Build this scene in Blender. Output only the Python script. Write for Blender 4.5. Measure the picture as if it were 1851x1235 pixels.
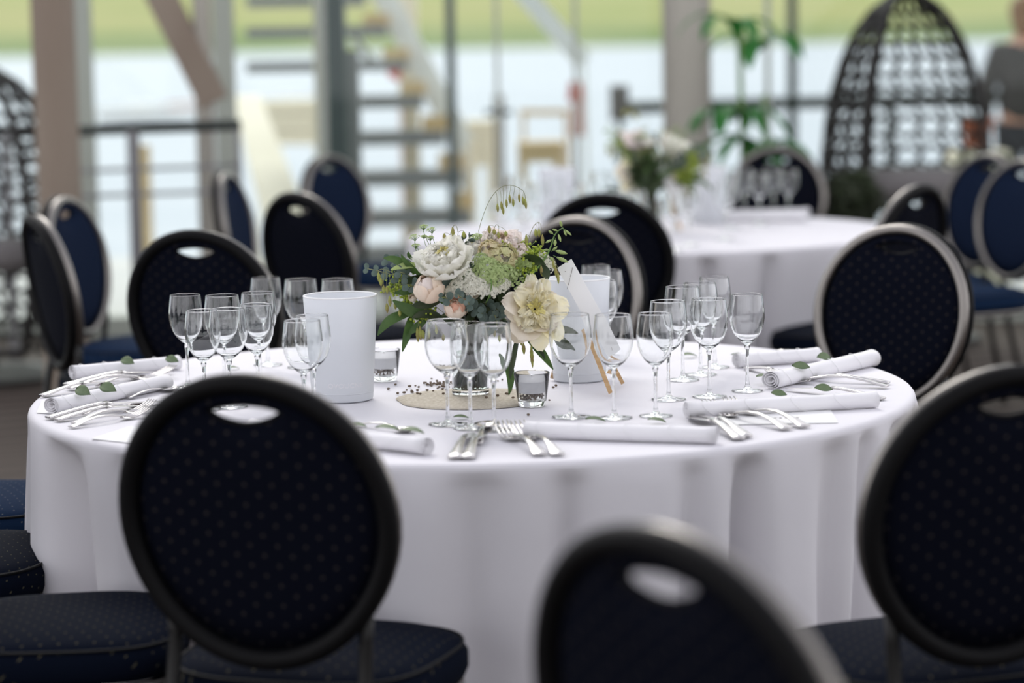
import bpy, bmesh, math, random
from math import sin, cos, pi, sqrt, radians as RAD
from mathutils import Vector, Matrix, Quaternion, noise
for o in list(bpy.data.objects): bpy.data.objects.remove(o)
SC = bpy.context.scene
COL = SC.collection
# ------------------------------------------------------------------ camera
W, H, F = 1851, 1235, 4480.0
PITCH, ROLL, CZ = .1215, .018, 1.469
cp, sp, cr, sr = cos(PITCH), sin(PITCH), cos(ROLL), sin(ROLL)
FW = Vector((0, cp, -sp)); UP0 = Vector((0, sp, cp)); RT0 = Vector((1, 0, 0))
cam = bpy.data.cameras.new('camera'); camo = bpy.data.objects.new('camera', cam); COL.objects.link(camo)
cam.sensor_width = 36; cam.lens = F/W*36
# picture axes in world space, camera slightly rolled
R_ = RT0*cr - UP0*sr; U_ = UP0*cr + RT0*sr
camo.matrix_world = Matrix(((R_.x, U_.x, -FW.x, 0), (R_.y, U_.y, -FW.y, 0), (R_.z, U_.z, -FW.z, CZ), (0, 0, 0, 1)))
cam.clip_end = 5000; cam.clip_start = .05
cam.dof.use_dof = True; cam.dof.focus_distance = 4.98; cam.dof.aperture_fstop = 1.9
SC.camera = camo
# ------------------------------------------------------------------ world, light, exposure
SC.view_settings.view_transform = 'Standard'; SC.view_settings.look = 'None'
SC.view_settings.gamma = 1; SC.view_settings.use_curve_mapping = False
SC.view_settings.exposure = 0.86
wd = bpy.data.worlds.new('sky'); SC.world = wd; wd.use_nodes = True
_n = wd.node_tree.nodes; _l = wd.node_tree.links
bg = _n['Background']; bg.inputs['Strength'].default_value = 1.0
_tc = _n.new('ShaderNodeTexCoord'); _sx = _n.new('ShaderNodeSeparateXYZ'); _cr = _n.new('ShaderNodeValToRGB')
_l.new(_tc.outputs['Generated'], _sx.inputs[0]); _l.new(_sx.outputs['Z'], _cr.inputs[0]); _l.new(_cr.outputs[0], bg.inputs[0])
_cr.color_ramp.elements[0].position = 0.0; _cr.color_ramp.elements[0].color = (1.08, 1.07, 1.10, 1)
_cr.color_ramp.elements[1].position = 1.0; _cr.color_ramp.elements[1].color = (.34, .35, .41, 1)
def sun(name, rot, e, ang, colr):
    L = bpy.data.lights.new(name, 'SUN'); L.energy = e; L.angle = RAD(ang); L.color = colr
    o = bpy.data.objects.new(name, L); o.rotation_euler = rot; COL.objects.link(o)
sun('sun', (RAD(-48), RAD(-12), 0), 1.1, 25, (1, .97, .92))
SC.cycles.use_denoising = True
SC.cycles.max_bounces = 14; SC.cycles.transmission_bounces = 14; SC.cycles.transparent_max_bounces = 24
SC.cycles.glossy_bounces = 5; SC.cycles.diffuse_bounces = 4
SC.cycles.caustics_reflective = False; SC.cycles.caustics_refractive = True
SC.cycles.sample_clamp_indirect = 4; SC.cycles.blur_glossy = .6
# ------------------------------------------------------------------ places: pixel of the photo + a known height or depth -> metres
def ray(x, y):
    X = (x-W/2)/F; Y = (H/2-y)/F
    return FW + R_*X + U_*Y
def onz(x, y, z=.75):
    r = ray(x, y); t = (z-CZ)/r.z; return Vector((0, 0, CZ)) + r*t
def ony(x, y, Yd):
    r = ray(x, y); t = Yd/r.y; return Vector((0, 0, CZ)) + r*t
# ------------------------------------------------------------------ materials
def mat(name, col, rough=.6, metal=0, spec=.5, alpha=1, trans=0, ior=1.45, sheen=0, coat=0, bump=None, var=None, translucent=0):
    m = bpy.data.materials.new(name); m.use_nodes = True
    nt = m.node_tree; n = nt.nodes; l = nt.links; b = n['Principled BSDF']
    b.inputs['Base Color'].default_value = (*col, 1); b.inputs['Roughness'].default_value = rough
    b.inputs['Metallic'].default_value = metal; b.inputs['Specular IOR Level'].default_value = spec
    b.inputs['Transmission Weight'].default_value = trans; b.inputs['IOR'].default_value = ior
    b.inputs['Sheen Weight'].default_value = sheen; b.inputs['Coat Weight'].default_value = coat
    if var or bump:
        tc = n.new('ShaderNodeTexCoord')
    if var:   # (scale, colour2, stretch)
        nz = n.new('ShaderNodeTexNoise'); mp = n.new('ShaderNodeMapping'); mp.inputs['Scale'].default_value = var[2] if len(var) > 2 else (1, 1, 1)
        l.new(tc.outputs['Object'], mp.inputs[0]); l.new(mp.outputs[0], nz.inputs['Vector'])
        nz.inputs['Scale'].default_value = var[0]; nz.inputs['Detail'].default_value = 4
        rp = n.new('ShaderNodeValToRGB'); rp.color_ramp.elements[0].position = .35; rp.color_ramp.elements[1].position = .68
        rp.color_ramp.elements[0].color = (*col, 1); rp.color_ramp.elements[1].color = (*var[1], 1)
        l.new(nz.outputs['Fac'], rp.inputs[0]); l.new(rp.outputs[0], b.inputs['Base Color'])
    if bump:  # (scale, strength, distance)
        nb = n.new('ShaderNodeTexNoise'); nb.inputs['Scale'].default_value = bump[0]; nb.inputs['Detail'].default_value = 5
        l.new(tc.outputs['Object'], nb.inputs['Vector'])
        bp = n.new('ShaderNodeBump'); bp.inputs['Strength'].default_value = bump[1]; bp.inputs['Distance'].default_value = bump[2]
        l.new(nb.outputs['Fac'], bp.inputs['Height']); l.new(bp.outputs[0], b.inputs['Normal'])
    if translucent:
        tr = n.new('ShaderNodeBsdfTranslucent'); mx = n.new('ShaderNodeMixShader'); mx.inputs[0].default_value = translucent
        if var: l.new(rp.outputs[0], tr.inputs[0])
        else: tr.inputs[0].default_value = (*col, 1)
        l.new(b.outputs[0], mx.inputs[1]); l.new(tr.outputs[0], mx.inputs[2]); l.new(mx.outputs[0], n['Material Output'].inputs[0])
    return m
def fabric(name, axis, base, dot, rough=.85):
    m = mat(name, base, rough, spec=.04)
    n = m.node_tree.nodes; l = m.node_tree.links; b = n['Principled BSDF']
    tc = n.new('ShaderNodeTexCoord'); s = n.new('ShaderNodeSeparateXYZ'); l.new(tc.outputs['Object'], s.inputs[0])
    def M(op, a, bb=None, c=None):
        q = n.new('ShaderNodeMath'); q.operation = op
        for i, v in enumerate((a, bb, c)):
            if v is None: continue
            if isinstance(v, (int, float)): q.inputs[i].default_value = v
            else: l.new(v, q.inputs[i])
        return q.outputs[0]
    u = s.outputs['X']
    v = s.outputs['Z'] if axis == 'back' else M('SUBTRACT', s.outputs['Y'], s.outputs['Z'])
    P, Q = (.045, .016) if axis == 'back' else (.042, .0145)
    vr = M('DIVIDE', M('ADD', v, 4.0), Q); row = M('FLOOR', vr)
    uu = M('ADD', M('DIVIDE', M('ADD', u, 3.0), P), M('MULTIPLY', M('MODULO', row, 2.0), .5))
    du = M('MULTIPLY', M('SUBTRACT', M('FRACT', uu), .5), P); dv = M('MULTIPLY', M('SUBTRACT', M('FRACT', vr), .5), Q)
    d = M('SQRT', M('ADD', M('MULTIPLY', du, du), M('MULTIPLY', dv, dv)))
    k = M('LESS_THAN', d, .0026 if axis == 'back' else .0016)
    mx = n.new('ShaderNodeMix'); mx.data_type = 'RGBA'
    l.new(k, mx.inputs[0]); mx.inputs[6].default_value = (*base, 1); mx.inputs[7].default_value = (*dot, 1)
    l.new(mx.outputs[2], b.inputs['Base Color'])
    nz = n.new('ShaderNodeTexNoise'); nz.inputs['Scale'].default_value = 900; bp = n.new('ShaderNodeBump'); bp.inputs['Strength'].default_value = .25; bp.inputs['Distance'].default_value = .0006
    l.new(tc.outputs['Object'], nz.inputs['Vector']); l.new(nz.outputs['Fac'], bp.inputs['Height']); l.new(bp.outputs[0], b.inputs['Normal'])
    return m
def glassmat(name, col=(1, 1, 1), ior=1.45, rough=0):
    m = bpy.data.materials.new(name); m.use_nodes = True; n = m.node_tree.nodes; l = m.node_tree.links
    n.remove(n['Principled BSDF']); g = n.new('ShaderNodeBsdfGlass'); g.inputs['Color'].default_value = (*col, 1)
    g.inputs['IOR'].default_value = ior; g.inputs['Roughness'].default_value = rough
    l.new(g.outputs[0], n['Material Output'].inputs[0]); return m
def panemat(name, tint=(.93, .97, .95)):
    m = bpy.data.materials.new(name); m.use_nodes = True; n = m.node_tree.nodes; l = m.node_tree.links
    n.remove(n['Principled BSDF']); t = n.new('ShaderNodeBsdfTransparent'); t.inputs[0].default_value = (*tint, 1)
    g = n.new('ShaderNodeBsdfGlossy'); g.inputs['Roughness'].default_value = .02
    fr = n.new('ShaderNodeFresnel'); fr.inputs[0].default_value = 1.25
    mx = n.new('ShaderNodeMixShader'); l.new(fr.outputs[0], mx.inputs[0]); l.new(t.outputs[0], mx.inputs[1]); l.new(g.outputs[0], mx.inputs[2])
    l.new(mx.outputs[0], n['Material Output'].inputs[0]); return m
M_ = {}
M_['glass'] = glassmat('clear_glass', (.985, .99, .99))
M_['thickglass'] = glassmat('thick_glass', (.99, .995, .995))
M_['water'] = glassmat('vase_water', (.95, .97, .95), 1.33)
M_['pane'] = panemat('window_glass')
M_['back'] = fabric('navy_dotted_back_fabric', 'back', (.0034, .0044, .0092), (.040, .035, .033))
M_['seat'] = fabric('navy_dotted_seat_fabric', 'seat', (.003, .005, .0115), (.10, .09, .055))
M_['litback'] = fabric('lit_navy_dotted_back_fabric', 'back', (.008, .015, .036), (.04, .04, .06))  # the navy back fabric again, window light put into a brighter blue
M_['chrome'] = mat('brushed_silver_tube', (.24, .225, .21), .36, 1, bump=(300, .05, .001))
M_['legsteel'] = mat('steel_leg_dark_reflection', (.012, .012, .012), .4, .3)  # rear-leg metal, its dark reflections put into the base colour
M_['litseat'] = fabric('lit_navy_dotted_seat_fabric', 'seat', (.008, .02, .05), (.14, .14, .14))  # navy seat fabric as lit: the light is in the colour
M_['blacktrim'] = mat('black_plastic_trim', (.005, .005, .0055), .55, spec=.12)
M_['cloth'] = mat('white_table_linen', (.79, .775, .81), .8, spec=.2, sheen=.1, bump=(9, .25, .01), translucent=.08)
M_['napkin'] = mat('white_napkin_paper', (.88, .87, .89), .8, spec=.2, bump=(120, .08, .0004), translucent=.08)
M_['card'] = mat('menu_card_paper', (.84, .84, .84), .7, spec=.2)
M_['ink'] = mat('grey_ink', (.22, .19, .17), .8)
M_['steel'] = mat('polished_cutlery_steel', (.62, .60, .59), .16, 1)
M_['frost'] = mat('frosted_white_plastic', (.81, .83, .86), .38, spec=.5, translucent=.28)
M_['wax'] = mat('white_candle_wax', (.88, .88, .90), .5, translucent=.5)
M_['seed'] = mat('brown_seeds', (.10, .065, .04), .7, var=(60, (.22, .17, .12)))
M_['burlap'] = mat('beige_burlap', (.50, .44, .34), .95, var=(160, (.66, .61, .52)), bump=(420, .8, .003))
M_['wood'] = mat('light_pine_wood', (.62, .42, .22), .6, var=(18, (.50, .31, .15), (1, 1, 8)))
M_['leaf'] = mat('leaf_green', (.075, .14, .035), .45, var=(40, (.045, .095, .025)), translucent=.25)
M_['leafd'] = mat('dark_leaf', (.022, .045, .016), .4, var=(40, (.035, .05, .015)), translucent=.12)
M_['euc'] = mat('grey_green_eucalyptus', (.075, .11, .095), .6, var=(50, (.13, .18, .155)), translucent=.15)
M_['sage'] = mat('sage_leaf_on_napkin', (.16, .22, .11), .6, var=(60, (.10, .15, .08)), translucent=.1)
M_['stem'] = mat('green_stem', (.12, .22, .05), .55)
M_['stemdark'] = mat('dark_wet_stem', (.030, .030, .012), .5)
M_['drystem'] = mat('olive_grass_stem', (.22, .23, .10), .6)
M_['spike'] = mat('oat_spikelet_green', (.42, .46, .12), .6, var=(90, (.34, .27, .10)), translucent=.3)
M_['pod'] = mat('pale_green_pod', (.42, .52, .20), .5, translucent=.3)
M_['lime'] = mat('lime_bud_green', (.42, .52, .06), .55, translucent=.25)
M_['umbel'] = mat('green_umbel_floret', (.50, .60, .28), .6, translucent=.3)
M_['lace'] = mat('white_lace_floret', (.84, .83, .74), .65, translucent=.3)
M_['peony'] = mat('white_peony_petal', (.95, .94, .88), .55, translucent=.5, spec=.2)
M_['peonyc'] = mat('pale_yellow_petal', (.95, .88, .42), .55, translucent=.3, spec=.2)
M_['blush'] = mat('blush_petal', (.92, .76, .62), .55, translucent=.3, spec=.2, var=(25, (.92, .82, .70)))
M_['blushc'] = mat('blush_petal_heart', (.88, .52, .38), .55, translucent=.25, spec=.2)
M_['pink'] = mat('pale_pink_petal', (.95, .87, .83), .55, translucent=.35, spec=.2)
M_['tan'] = mat('tan_hydrangea_petal', (.80, .66, .48), .6, translucent=.3, var=(30, (.68, .68, .38)))
M_['ypet'] = mat('cream_yellow_petal', (.95, .88, .60), .5, translucent=.35, spec=.2, var=(30, (.95, .92, .80)))
M_['creamp'] = mat('cream_outer_petal', (.86, .79, .68), .5, translucent=.3, spec=.2)
M_['floor'] = mat('floor', (.10, .082, .07), .8, spec=.12)
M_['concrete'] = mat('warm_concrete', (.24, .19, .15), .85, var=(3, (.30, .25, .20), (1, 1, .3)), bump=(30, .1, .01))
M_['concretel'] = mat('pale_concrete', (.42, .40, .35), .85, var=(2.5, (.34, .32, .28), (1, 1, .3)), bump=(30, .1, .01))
M_['mull'] = mat('grey_green_aluminium', (.40, .43, .38), .5)
M_['graysteel'] = mat('grey_painted_steel', (.11, .13, .138), .55)
M_['graysteel2'] = mat('light_grey_steel', (.26, .26, .27), .5)
M_['darkrail'] = mat('black_rail_steel', (.015, .022, .02), .5)
M_['whitepaint'] = mat('white_paint', (.92, .92, .92), .6)
M_['deck'] = mat('bleached_deck_boards', (.62, .61, .60), .8, var=(2, (.68, .66, .63)))
M_['tanwood'] = mat('tan_timber', (.76, .57, .33), .7, var=(4, (.66, .47, .26)))
M_['creamwood'] = mat('cream_timber', (.88, .80, .64), .7)
M_['sea'] = mat('pale_lake_water', (.46, .50, .56), .5, spec=.1, var=(.02, (.52, .55, .60), (.4, 4, 1)))
M_['hill'] = mat('meadow_green', (.46, .44, .22), .9, spec=0, var=(.012, (.38, .41, .18)))
M_['hilld'] = mat('reed_green', (.24, .31, .14), .9, spec=0, var=(.02, (.34, .38, .2)))
M_['wicker'] = mat('black_wicker', (.012, .011, .010), .6)
M_['hair'] = mat('brown_hair', (.20, .095, .045), .6, var=(60, (.28, .15, .07), (1, 1, .2)))
M_['skin'] = mat('skin', (.62, .34, .25), .5)
M_['shirt'] = mat('grey_striped_shirt', (.09, .085, .082), .8, spec=.1)
M_['trouser'] = mat('dark_trousers', (.03, .03, .035), .8)
M_['redc'] = mat('faded_red_cloth', (.60, .10, .08), .8)
M_['pinkc'] = mat('pink_cloth', (.66, .36, .36), .8)
M_['terra'] = mat('terracotta', (.42, .12, .06), .8)
M_['palm'] = mat('bright_palm_leaf', (.035, .20, .035), .5, translucent=.35)
M_['bark'] = mat('driftwood_brown', (.16, .10, .06), .8)
M_['wallm'] = mat('dark_interior_wall', (.16, .15, .15), .9)
M_['ceil'] = mat('ceiling_board', (.30, .28, .27), .9)
M_['hedge'] = mat('hedge_green', (.04, .06, .025), .7, var=(8, (.03, .035, .02)), translucent=.2)
def stripes(m, sc, c1, c2, ax=0, rot=(0, 0, 0), lo=.42, hi=.5):
    n = m.node_tree.nodes; l = m.node_tree.links; b = n['Principled BSDF']
    tc = n.new('ShaderNodeTexCoord'); mp = n.new('ShaderNodeMapping'); mp.inputs['Rotation'].default_value = rot
    w = n.new('ShaderNodeTexWave'); w.bands_direction = 'XYZ'[ax]; w.inputs['Scale'].default_value = sc; w.inputs['Distortion'].default_value = .4
    rp = n.new('ShaderNodeValToRGB'); rp.color_ramp.elements[0].position = lo; rp.color_ramp.elements[1].position = hi
    rp.color_ramp.elements[0].color = (*c1, 1); rp.color_ramp.elements[1].color = (*c2, 1)
    l.new(tc.outputs['Object'], mp.inputs[0]); l.new(mp.outputs[0], w.inputs['Vector']); l.new(w.outputs['Fac'], rp.inputs[0]); l.new(rp.outputs[0], b.inputs['Base Color'])
stripes(M_['shirt'], 14, (.02, .02, .02), (.11, .10, .098), 0)
stripes(M_['floor'], 1.7, (.018, .014, .012), (.085, .066, .056), 0, (0, 0, RAD(62)), .06, .16)
# ------------------------------------------------------------------ mesh helpers
class MB:
    def __init__(s): s.v = []; s.f = []; s.m = []; s.mi = 0
    def add(s, vs, fs, mtx=None):
        b = len(s.v)
        if mtx is not None: vs = [mtx @ Vector(p) for p in vs]
        s.v += [tuple(p) for p in vs]
        for f in fs: s.f.append(tuple(b+i for i in f)); s.m.append(s.mi)
        return s
    def box(s, cx, cy, cz, sx, sy, sz, mtx=None):
        x, y, z = sx/2, sy/2, sz/2
        vs = [Vector((cx+a*x, cy+b*y, cz+c*z)) for a in (-1, 1) for b in (-1, 1) for c in (-1, 1)]
        return s.add(vs, [(0, 1, 3, 2), (4, 6, 7, 5), (0, 4, 5, 1), (2, 3, 7, 6), (0, 2, 6, 4), (1, 5, 7, 3)], mtx)
    def bar(s, a, b, w, d=None):
        a = Vector(a); b = Vector(b); d = w if d is None else d
        z = (b-a); L = z.length; z.normalize()
        x = z.cross(Vector((0, 1, 0)));
        if x.length < .05: x = z.cross(Vector((1, 0, 0)))
        x.normalize(); y = z.cross(x)
        m = Matrix.Translation((a+b)/2) @ Matrix((x, y, z)).transposed().to_4x4()
        return s.box(0, 0, 0, w, d, L, m)
    def tube(s, pts, r, n=10, closed=False, cap=True, flat=1.0, up=None):
        P = [Vector(p) for p in pts]; N = len(P)
        rr = r if hasattr(r, '__len__') else [r]*N
        ref = Vector(up) if up else None
        rings = []; prev = None
        for i in range(N):
            if closed: t = P[(i+1) % N]-P[i-1]
            else: t = P[min(i+1, N-1)]-P[max(i-1, 0)]
            if t.length < 1e-9: t = Vector((0, 0, 1))
            t.normalize()
            if ref is not None: x = ref - t*ref.dot(t)
            elif prev is None:
                x = t.cross(Vector((0, 0, 1)));
                if x.length < .1: x = t.cross(Vector((0, 1, 0)))
            else: x = prev - t*prev.dot(t)
            if x.length < 1e-6: x = t.orthogonal()
            x.normalize(); prev = x; y = t.cross(x)
            rings.append([P[i]+x*(rr[i]*cos(2*pi*k/n)*flat)+y*(rr[i]*sin(2*pi*k/n)) for k in range(n)])
        vs = [q for g in rings for q in g]; fs = []
        for i in range(N if closed else N-1):
            a = i*n; b = ((i+1) % N)*n
            for k in range(n): fs.append((a+k, a+(k+1) % n, b+(k+1) % n, b+k))
        if cap and not closed:
            fs.append(tuple(range(n-1, -1, -1))); fs.append(tuple((N-1)*n+k for k in range(n)))
        return s.add(vs, fs)
    def lathe(s, prof, n=32, mtx=None, closed=False):
        vs = []; fs = []; idx = []
        for r, z in prof:
            if r < 1e-6: idx.append([len(vs)]); vs.append(Vector((0, 0, z)))
            else:
                idx.append(list(range(len(vs), len(vs)+n)))
                vs += [Vector((r*cos(2*pi*k/n), r*sin(2*pi*k/n), z)) for k in range(n)]
        m = len(prof)
        for i in range(m if closed else m-1):
            a = idx[i]; b = idx[(i+1) % m]
            for k in range(n):
                k2 = (k+1) % n
                if len(a) == 1 and len(b) == 1: continue
                if len(a) == 1: fs.append((a[0], b[k2], b[k]))
                elif len(b) == 1: fs.append((a[k], a[k2], b[0]))
                else: fs.append((a[k], a[k2], b[k2], b[k]))
        return s.add(vs, fs, mtx)
    def ball(s, c, r, n=8, m=5, sc=(1, 1, 1), mtx=None):
        pr = [(r*sin(pi*i/m), -r*cos(pi*i/m)) for i in range(m+1)]; pr[0] = (0, -r); pr[-1] = (0, r)
        T = Matrix.Translation(Vector(c)) @ (mtx if mtx is not None else Matrix.Identity(4)) @ Matrix.Diagonal((*sc, 1))
        return s.lathe(pr, n, T)
    def grid(s, pts, wrap=False):   # pts[i][j]
        R = len(pts); C = len(pts[0]); vs = [p for row in pts for p in row]; fs = []
        for i in range(R-1):
            for j in range(C if wrap else C-1):
                j2 = (j+1) % C
                fs.append((i*C+j, i*C+j2, (i+1)*C+j2, (i+1)*C+j))
        return s.add(vs, fs)
    def obj(s, name, mats, parent=None, smooth=True, bevel=0, loc=None, auto=None, recalc=True):
        me = bpy.data.meshes.new(name); me.from_pydata(s.v, [], s.f)
        for m in (mats if isinstance(mats, (list, tuple)) else [mats]): me.materials.append(M_[m] if isinstance(m, str) else m)
        me.polygons.foreach_set('material_index', s.m)
        me.update()
        if recalc:
            bm = bmesh.new(); bm.from_mesh(me); bmesh.ops.recalc_face_normals(bm, faces=bm.faces); bm.to_mesh(me); bm.free()
        if smooth:
            me.polygons.foreach_set('use_smooth', [True]*len(me.polygons))
            if auto: 
                try: me.set_sharp_from_angle(angle=RAD(auto))
                except Exception: pass
        o = bpy.data.objects.new(name, me); COL.objects.link(o)
        if parent is not None: o.parent = parent
        if loc is not None: o.location = loc
        if bevel:
            b = o.modifiers.new('bevel', 'BEVEL'); b.width = bevel; b.segments = 2; b.limit_method = 'ANGLE'
        return o
def tag(o, label, cat, group=None, kind=None):
    o['label'] = label; o['category'] = cat
    if group: o['group'] = group
    if kind: o['kind'] = kind
    return o
def thing(name, label, cat, loc=(0, 0, 0), rz=0, group=None):
    o = bpy.data.objects.new(name, None); COL.objects.link(o); o.location = loc; o.rotation_euler = (0, 0, rz); o.empty_display_size = .05
    return tag(o, label, cat, group)
def struct(o): o['kind'] = 'structure'; return o
def dup(src, loc=None, rot=None, label=None, group=None, scale=None):
    kids = {}
    for q in bpy.data.objects:
        if q.parent is not None: kids.setdefault(q.parent.name, []).append(q)
    def rec(a, par):
        c = a.copy(); COL.objects.link(c)
        if par is not None: c.parent = par
        for k in kids.get(a.name, []): rec(k, c)
        return c
    r = rec(src, None)
    if loc is not None: r.location = loc
    if rot is not None: r.rotation_euler = rot
    if scale is not None: r.scale = scale
    if label: r['label'] = label
    if group: r['group'] = group
    return r
USED = set()
def bez(p0, p1, p2, n=10):
    p0, p1, p2 = Vector(p0), Vector(p1), Vector(p2)
    return [p0*(1-t)**2+p1*2*t*(1-t)+p2*t*t for t in [i/(n-1) for i in range(n)]]
# ================================================================== the setting
GY = 12.6           # the glass front
TC = Vector((-.083, 5.08, 0)); TR = .90
b = MB(); b.box(0, 4, -.05, 16, 17.4, .1); struct(b.obj('floor', 'floor', smooth=False))
b = MB(); b.box(0, -2.9, 3.25, 16, 4.2, .12)  # unseen slab added for dark falloff; stops short, open to the sky beyond
b.box(0, 12.6, 3.25, 16, .5, .25)
struct(b.obj('ceiling', 'ceil', smooth=False))
b = MB(); b.box(0, -4.95, .4, 16, .1, .8); struct(b.obj('wall_back', 'wallm', smooth=False))
b = MB(); b.box(7.95, 2.5, .4, .1, 15, .8); struct(b.obj('wall_right', 'wallm', smooth=False))
b = MB(); b.box(0, GY, .05, 16, .16, .10); b.box(0, GY, 3.05, 16, .16, .2)
struct(b.obj('trim_1', 'mull', smooth=False))
# unseen roof beams; the roof between them is left open for sky light
for i, y in enumerate((4.2, 7.0, 9.8)):
    b = MB(); b.box(0, y, 3.2, 16, .12, .24); struct(b.obj('trim_%d' % (i+2), 'whitepaint', smooth=False))
# glass front: panes between slim mullions
mx_ = [-7.9] + [ony(px, 200, GY).x for px in (150, 408, 583, 900, 1042, 1388)] + [4.6, 6.2, 7.9]
mw = [.06, .11, .10, .045, .02, .02, .02, .06, .06, .06]
for i in range(len(mx_)-1):
    b = MB(); b.box((mx_[i]+mx_[i+1])/2, GY, 1.55, mx_[i+1]-mx_[i]-.01, .012, 2.9)
    o = struct(b.obj('window_%d' % (i+1), 'pane', smooth=False))
    f = MB(); f.box(mx_[i], GY, 1.55, mw[i], .08, 2.9); f.obj('window_frame', 'mull', o, smooth=False)
# outside ground: deck, shore, water, meadow
b = MB(); b.box(0, 15.4, -.12, 40, 5.4, .1); struct(b.obj('terrace_deck', 'deck', smooth=False))
b = MB(); b.box(0, 700, -2.2, 3000, 1400, .1)
struct(b.obj('lake', 'sea', smooth=False))
def hillmesh(y0, h0, seed, step=60, n=60, wid=1200):
    random.seed(seed); m = MB(); rows = []
    for j in range(8):
        r = []
        for i in range(n):
            x = -wid+2*wid*i/(n-1)
            z = -2.2 + h0*(j/7)**.8*(1+.35*noise.noise(Vector((x*.004, j*.3, seed))))
            r.append((x, y0+j*step, z))
        rows.append(r)
    m.grid(rows); return m
struct(hillmesh(1050, 44, 3).obj('meadow_hillside', 'hill'))
struct(hillmesh(1000, 9, 8, 8).obj('reed_shoreline', 'hilld'))
# ================================================================== columns and outside structures
def cylcol(name, px, Y, r, m, label, z1=3.25, z0=0, cap=True):
    p = ony(px, 300, Y); b = MB(); b.lathe([(0, 0), (r, 0), (r, z1-z0), (0, z1-z0)], 36)
    o = b.obj(name, m, smooth=True, auto=40, loc=(p.x, Y, z0)); return tag(o, label, 'column')
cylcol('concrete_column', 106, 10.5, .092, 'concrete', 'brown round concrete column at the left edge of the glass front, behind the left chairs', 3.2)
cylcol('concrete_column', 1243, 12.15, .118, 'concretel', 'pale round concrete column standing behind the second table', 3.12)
p = ony(370, 200, 12.0)
b = MB(); b.lathe([(0, 0), (.045, 0), (.045, 3.12), (0, 3.12)], 20)
q0 = ony(388, 185, 12.0)-Vector((p.x, 12, 0)); q1 = ony(275, -40, 12.0)-Vector((p.x, 12, 0))
brace = MB().bar(q0, q1+(q1-q0)*.5, .14, .10)
o = b.obj('brace_column', 'concretel', auto=40, loc=(p.x, 12.0, 0)); tag(o, 'slim beige column with a thick diagonal brace running up to the left', 'column')
brace.obj('diagonal_brace', 'concrete', o, smooth=False)
p = ony(612, 250, 13.2)
b = MB(); b.box(0, 0, 1.8, .10, .16, 3.6)
o = b.obj('steel_post', 'graysteel', smooth=False, loc=(p.x, 13.2, -.05)); tag(o, 'grey painted steel post left of the outdoor stair, widening below mid height', 'post')
MB().box(.062, .0, .75, .11, .15, 1.45).obj('post_casing', 'graysteel2', o, smooth=False)
MB().box(-.085, .01, 1.8, .06, .16, 3.6).obj('side_strip', 'creamwood', o, smooth=False)
# stair outside
st = thing('outdoor_stair', 'grey steel open-riser stair with thick pale stringer outside the glass', 'stair', (0, 15.0, 0))
YS = 15.0
def S(px, py, Y=YS): q = ony(px, py, Y); return Vector((q.x, Y-YS, q.z))
for i, (x0, x1, y, hh) in enumerate([(640, 862, 460, 26), (640, 852, 393, 24), (640, 835, 322, 24), (640, 805, 250, 22), (600, 765, 185, 20), (450, 735, 122, 17), (450, 700, 60, 17), (450, 660, 4, 17)]):
    a = S(x0, y); c = S(x1, y); t = hh*YS/F
    m = MB(); m.box((a.x+c.x)/2, 0, a.z, c.x-a.x, .30, t*1.15); m.obj('tread', 'graysteel2', st, smooth=False)
    m = MB(); m.box(c.x-.06, -.03, a.z+t*1.15, .15, .22, t*1.2); m.obj('step_end', 'tanwood', st, smooth=False)
m = MB(); m.bar(S(682, -30), S(838, 262), .14, .06); m.bar(S(838, 262), S(850, 470), .06, .06); m.obj('stringer', 'whitepaint', st, smooth=False)
m = MB(); m.bar(S(640, 66), S(680, 122), .05, .05); m.obj('handrail', 'whitepaint', st, smooth=False)
p = S(740, 300); m = MB(); m.box(p.x, .35, 1.0, .11, .1, 2.9); m.obj('support_post', 'creamwood', st, smooth=False)
b = MB(); p = ony(814, 60, 14.2); b.box(0, 0, 1.55, .055, .055, 3.1+.2)
o = b.obj('dark_pole', 'graysteel', smooth=False, loc=(p.x, 14.2, -.07)); 
tag(o, 'thin dark grey pole rising right beside the stair stringer', 'pole')
# white diagonal beam of the terrace roof
b = MB(); a = ony(940, -20, 14.6); c = ony(1056, 112, 14.6); 
b.bar(a+(a-c)*.6, c, .11, .11); b.bar(c, Vector((c.x+.02, c.y, -.07)), .022, .022)
tag(b.obj('white_beam', 'whitepaint', smooth=False), 'white diagonal beam on a thin upright outside, above the second table', 'beam')
# railings on the terrace edge
def railing(name, pts, posts, label, Y, zb=-.07, sub=(), rr=.042):
    t = thing(name, label, 'railing', (0, Y, 0))
    m = MB(); Q = [ony(x, y, Y) for x, y in pts]
    m.tube([(q.x, 0, q.z) for q in Q], rr, 8); m.obj('top_rail', 'darkrail', t)
    for dz in sub:
        m = MB(); m.tube([(q.x, 0, q.z-dz) for q in Q], .011, 6); m.obj('cable', 'graysteel2', t)
    for px, w, mm in posts:
        q = ony(px, 230, Y); zt = min(Q[0].z, Q[-1].z)
        m = MB(); m.box(q.x, 0, (zt+zb)/2, w, .05, zt-zb); m.obj('post', mm, t, smooth=False)
    return t
railing('terrace_railing', [(-60, 241), (40, 240), (435, 226)], [(240, .055, 'graysteel2'), (10, .04, 'graysteel2'), (430, .02, 'graysteel2')], 'black railing with grey cables before the left part of the glass front', 11.72, 0, (.19, .31), .026)
railing('terrace_railing', [(1105, 196), (1290, 190), (1600, 182), (1910, 173)], [(1120, .035, 'graysteel'), (1605, .04, 'darkrail'), (1880, .04, 'darkrail')], 'black railing on the terrace beyond the right windows', 16.9, -.07, (.45,))
p = ony(1432, 150, 16.7); b = MB(); b.box(0, 0, 1.7, .06, .06, 3.5)
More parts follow.
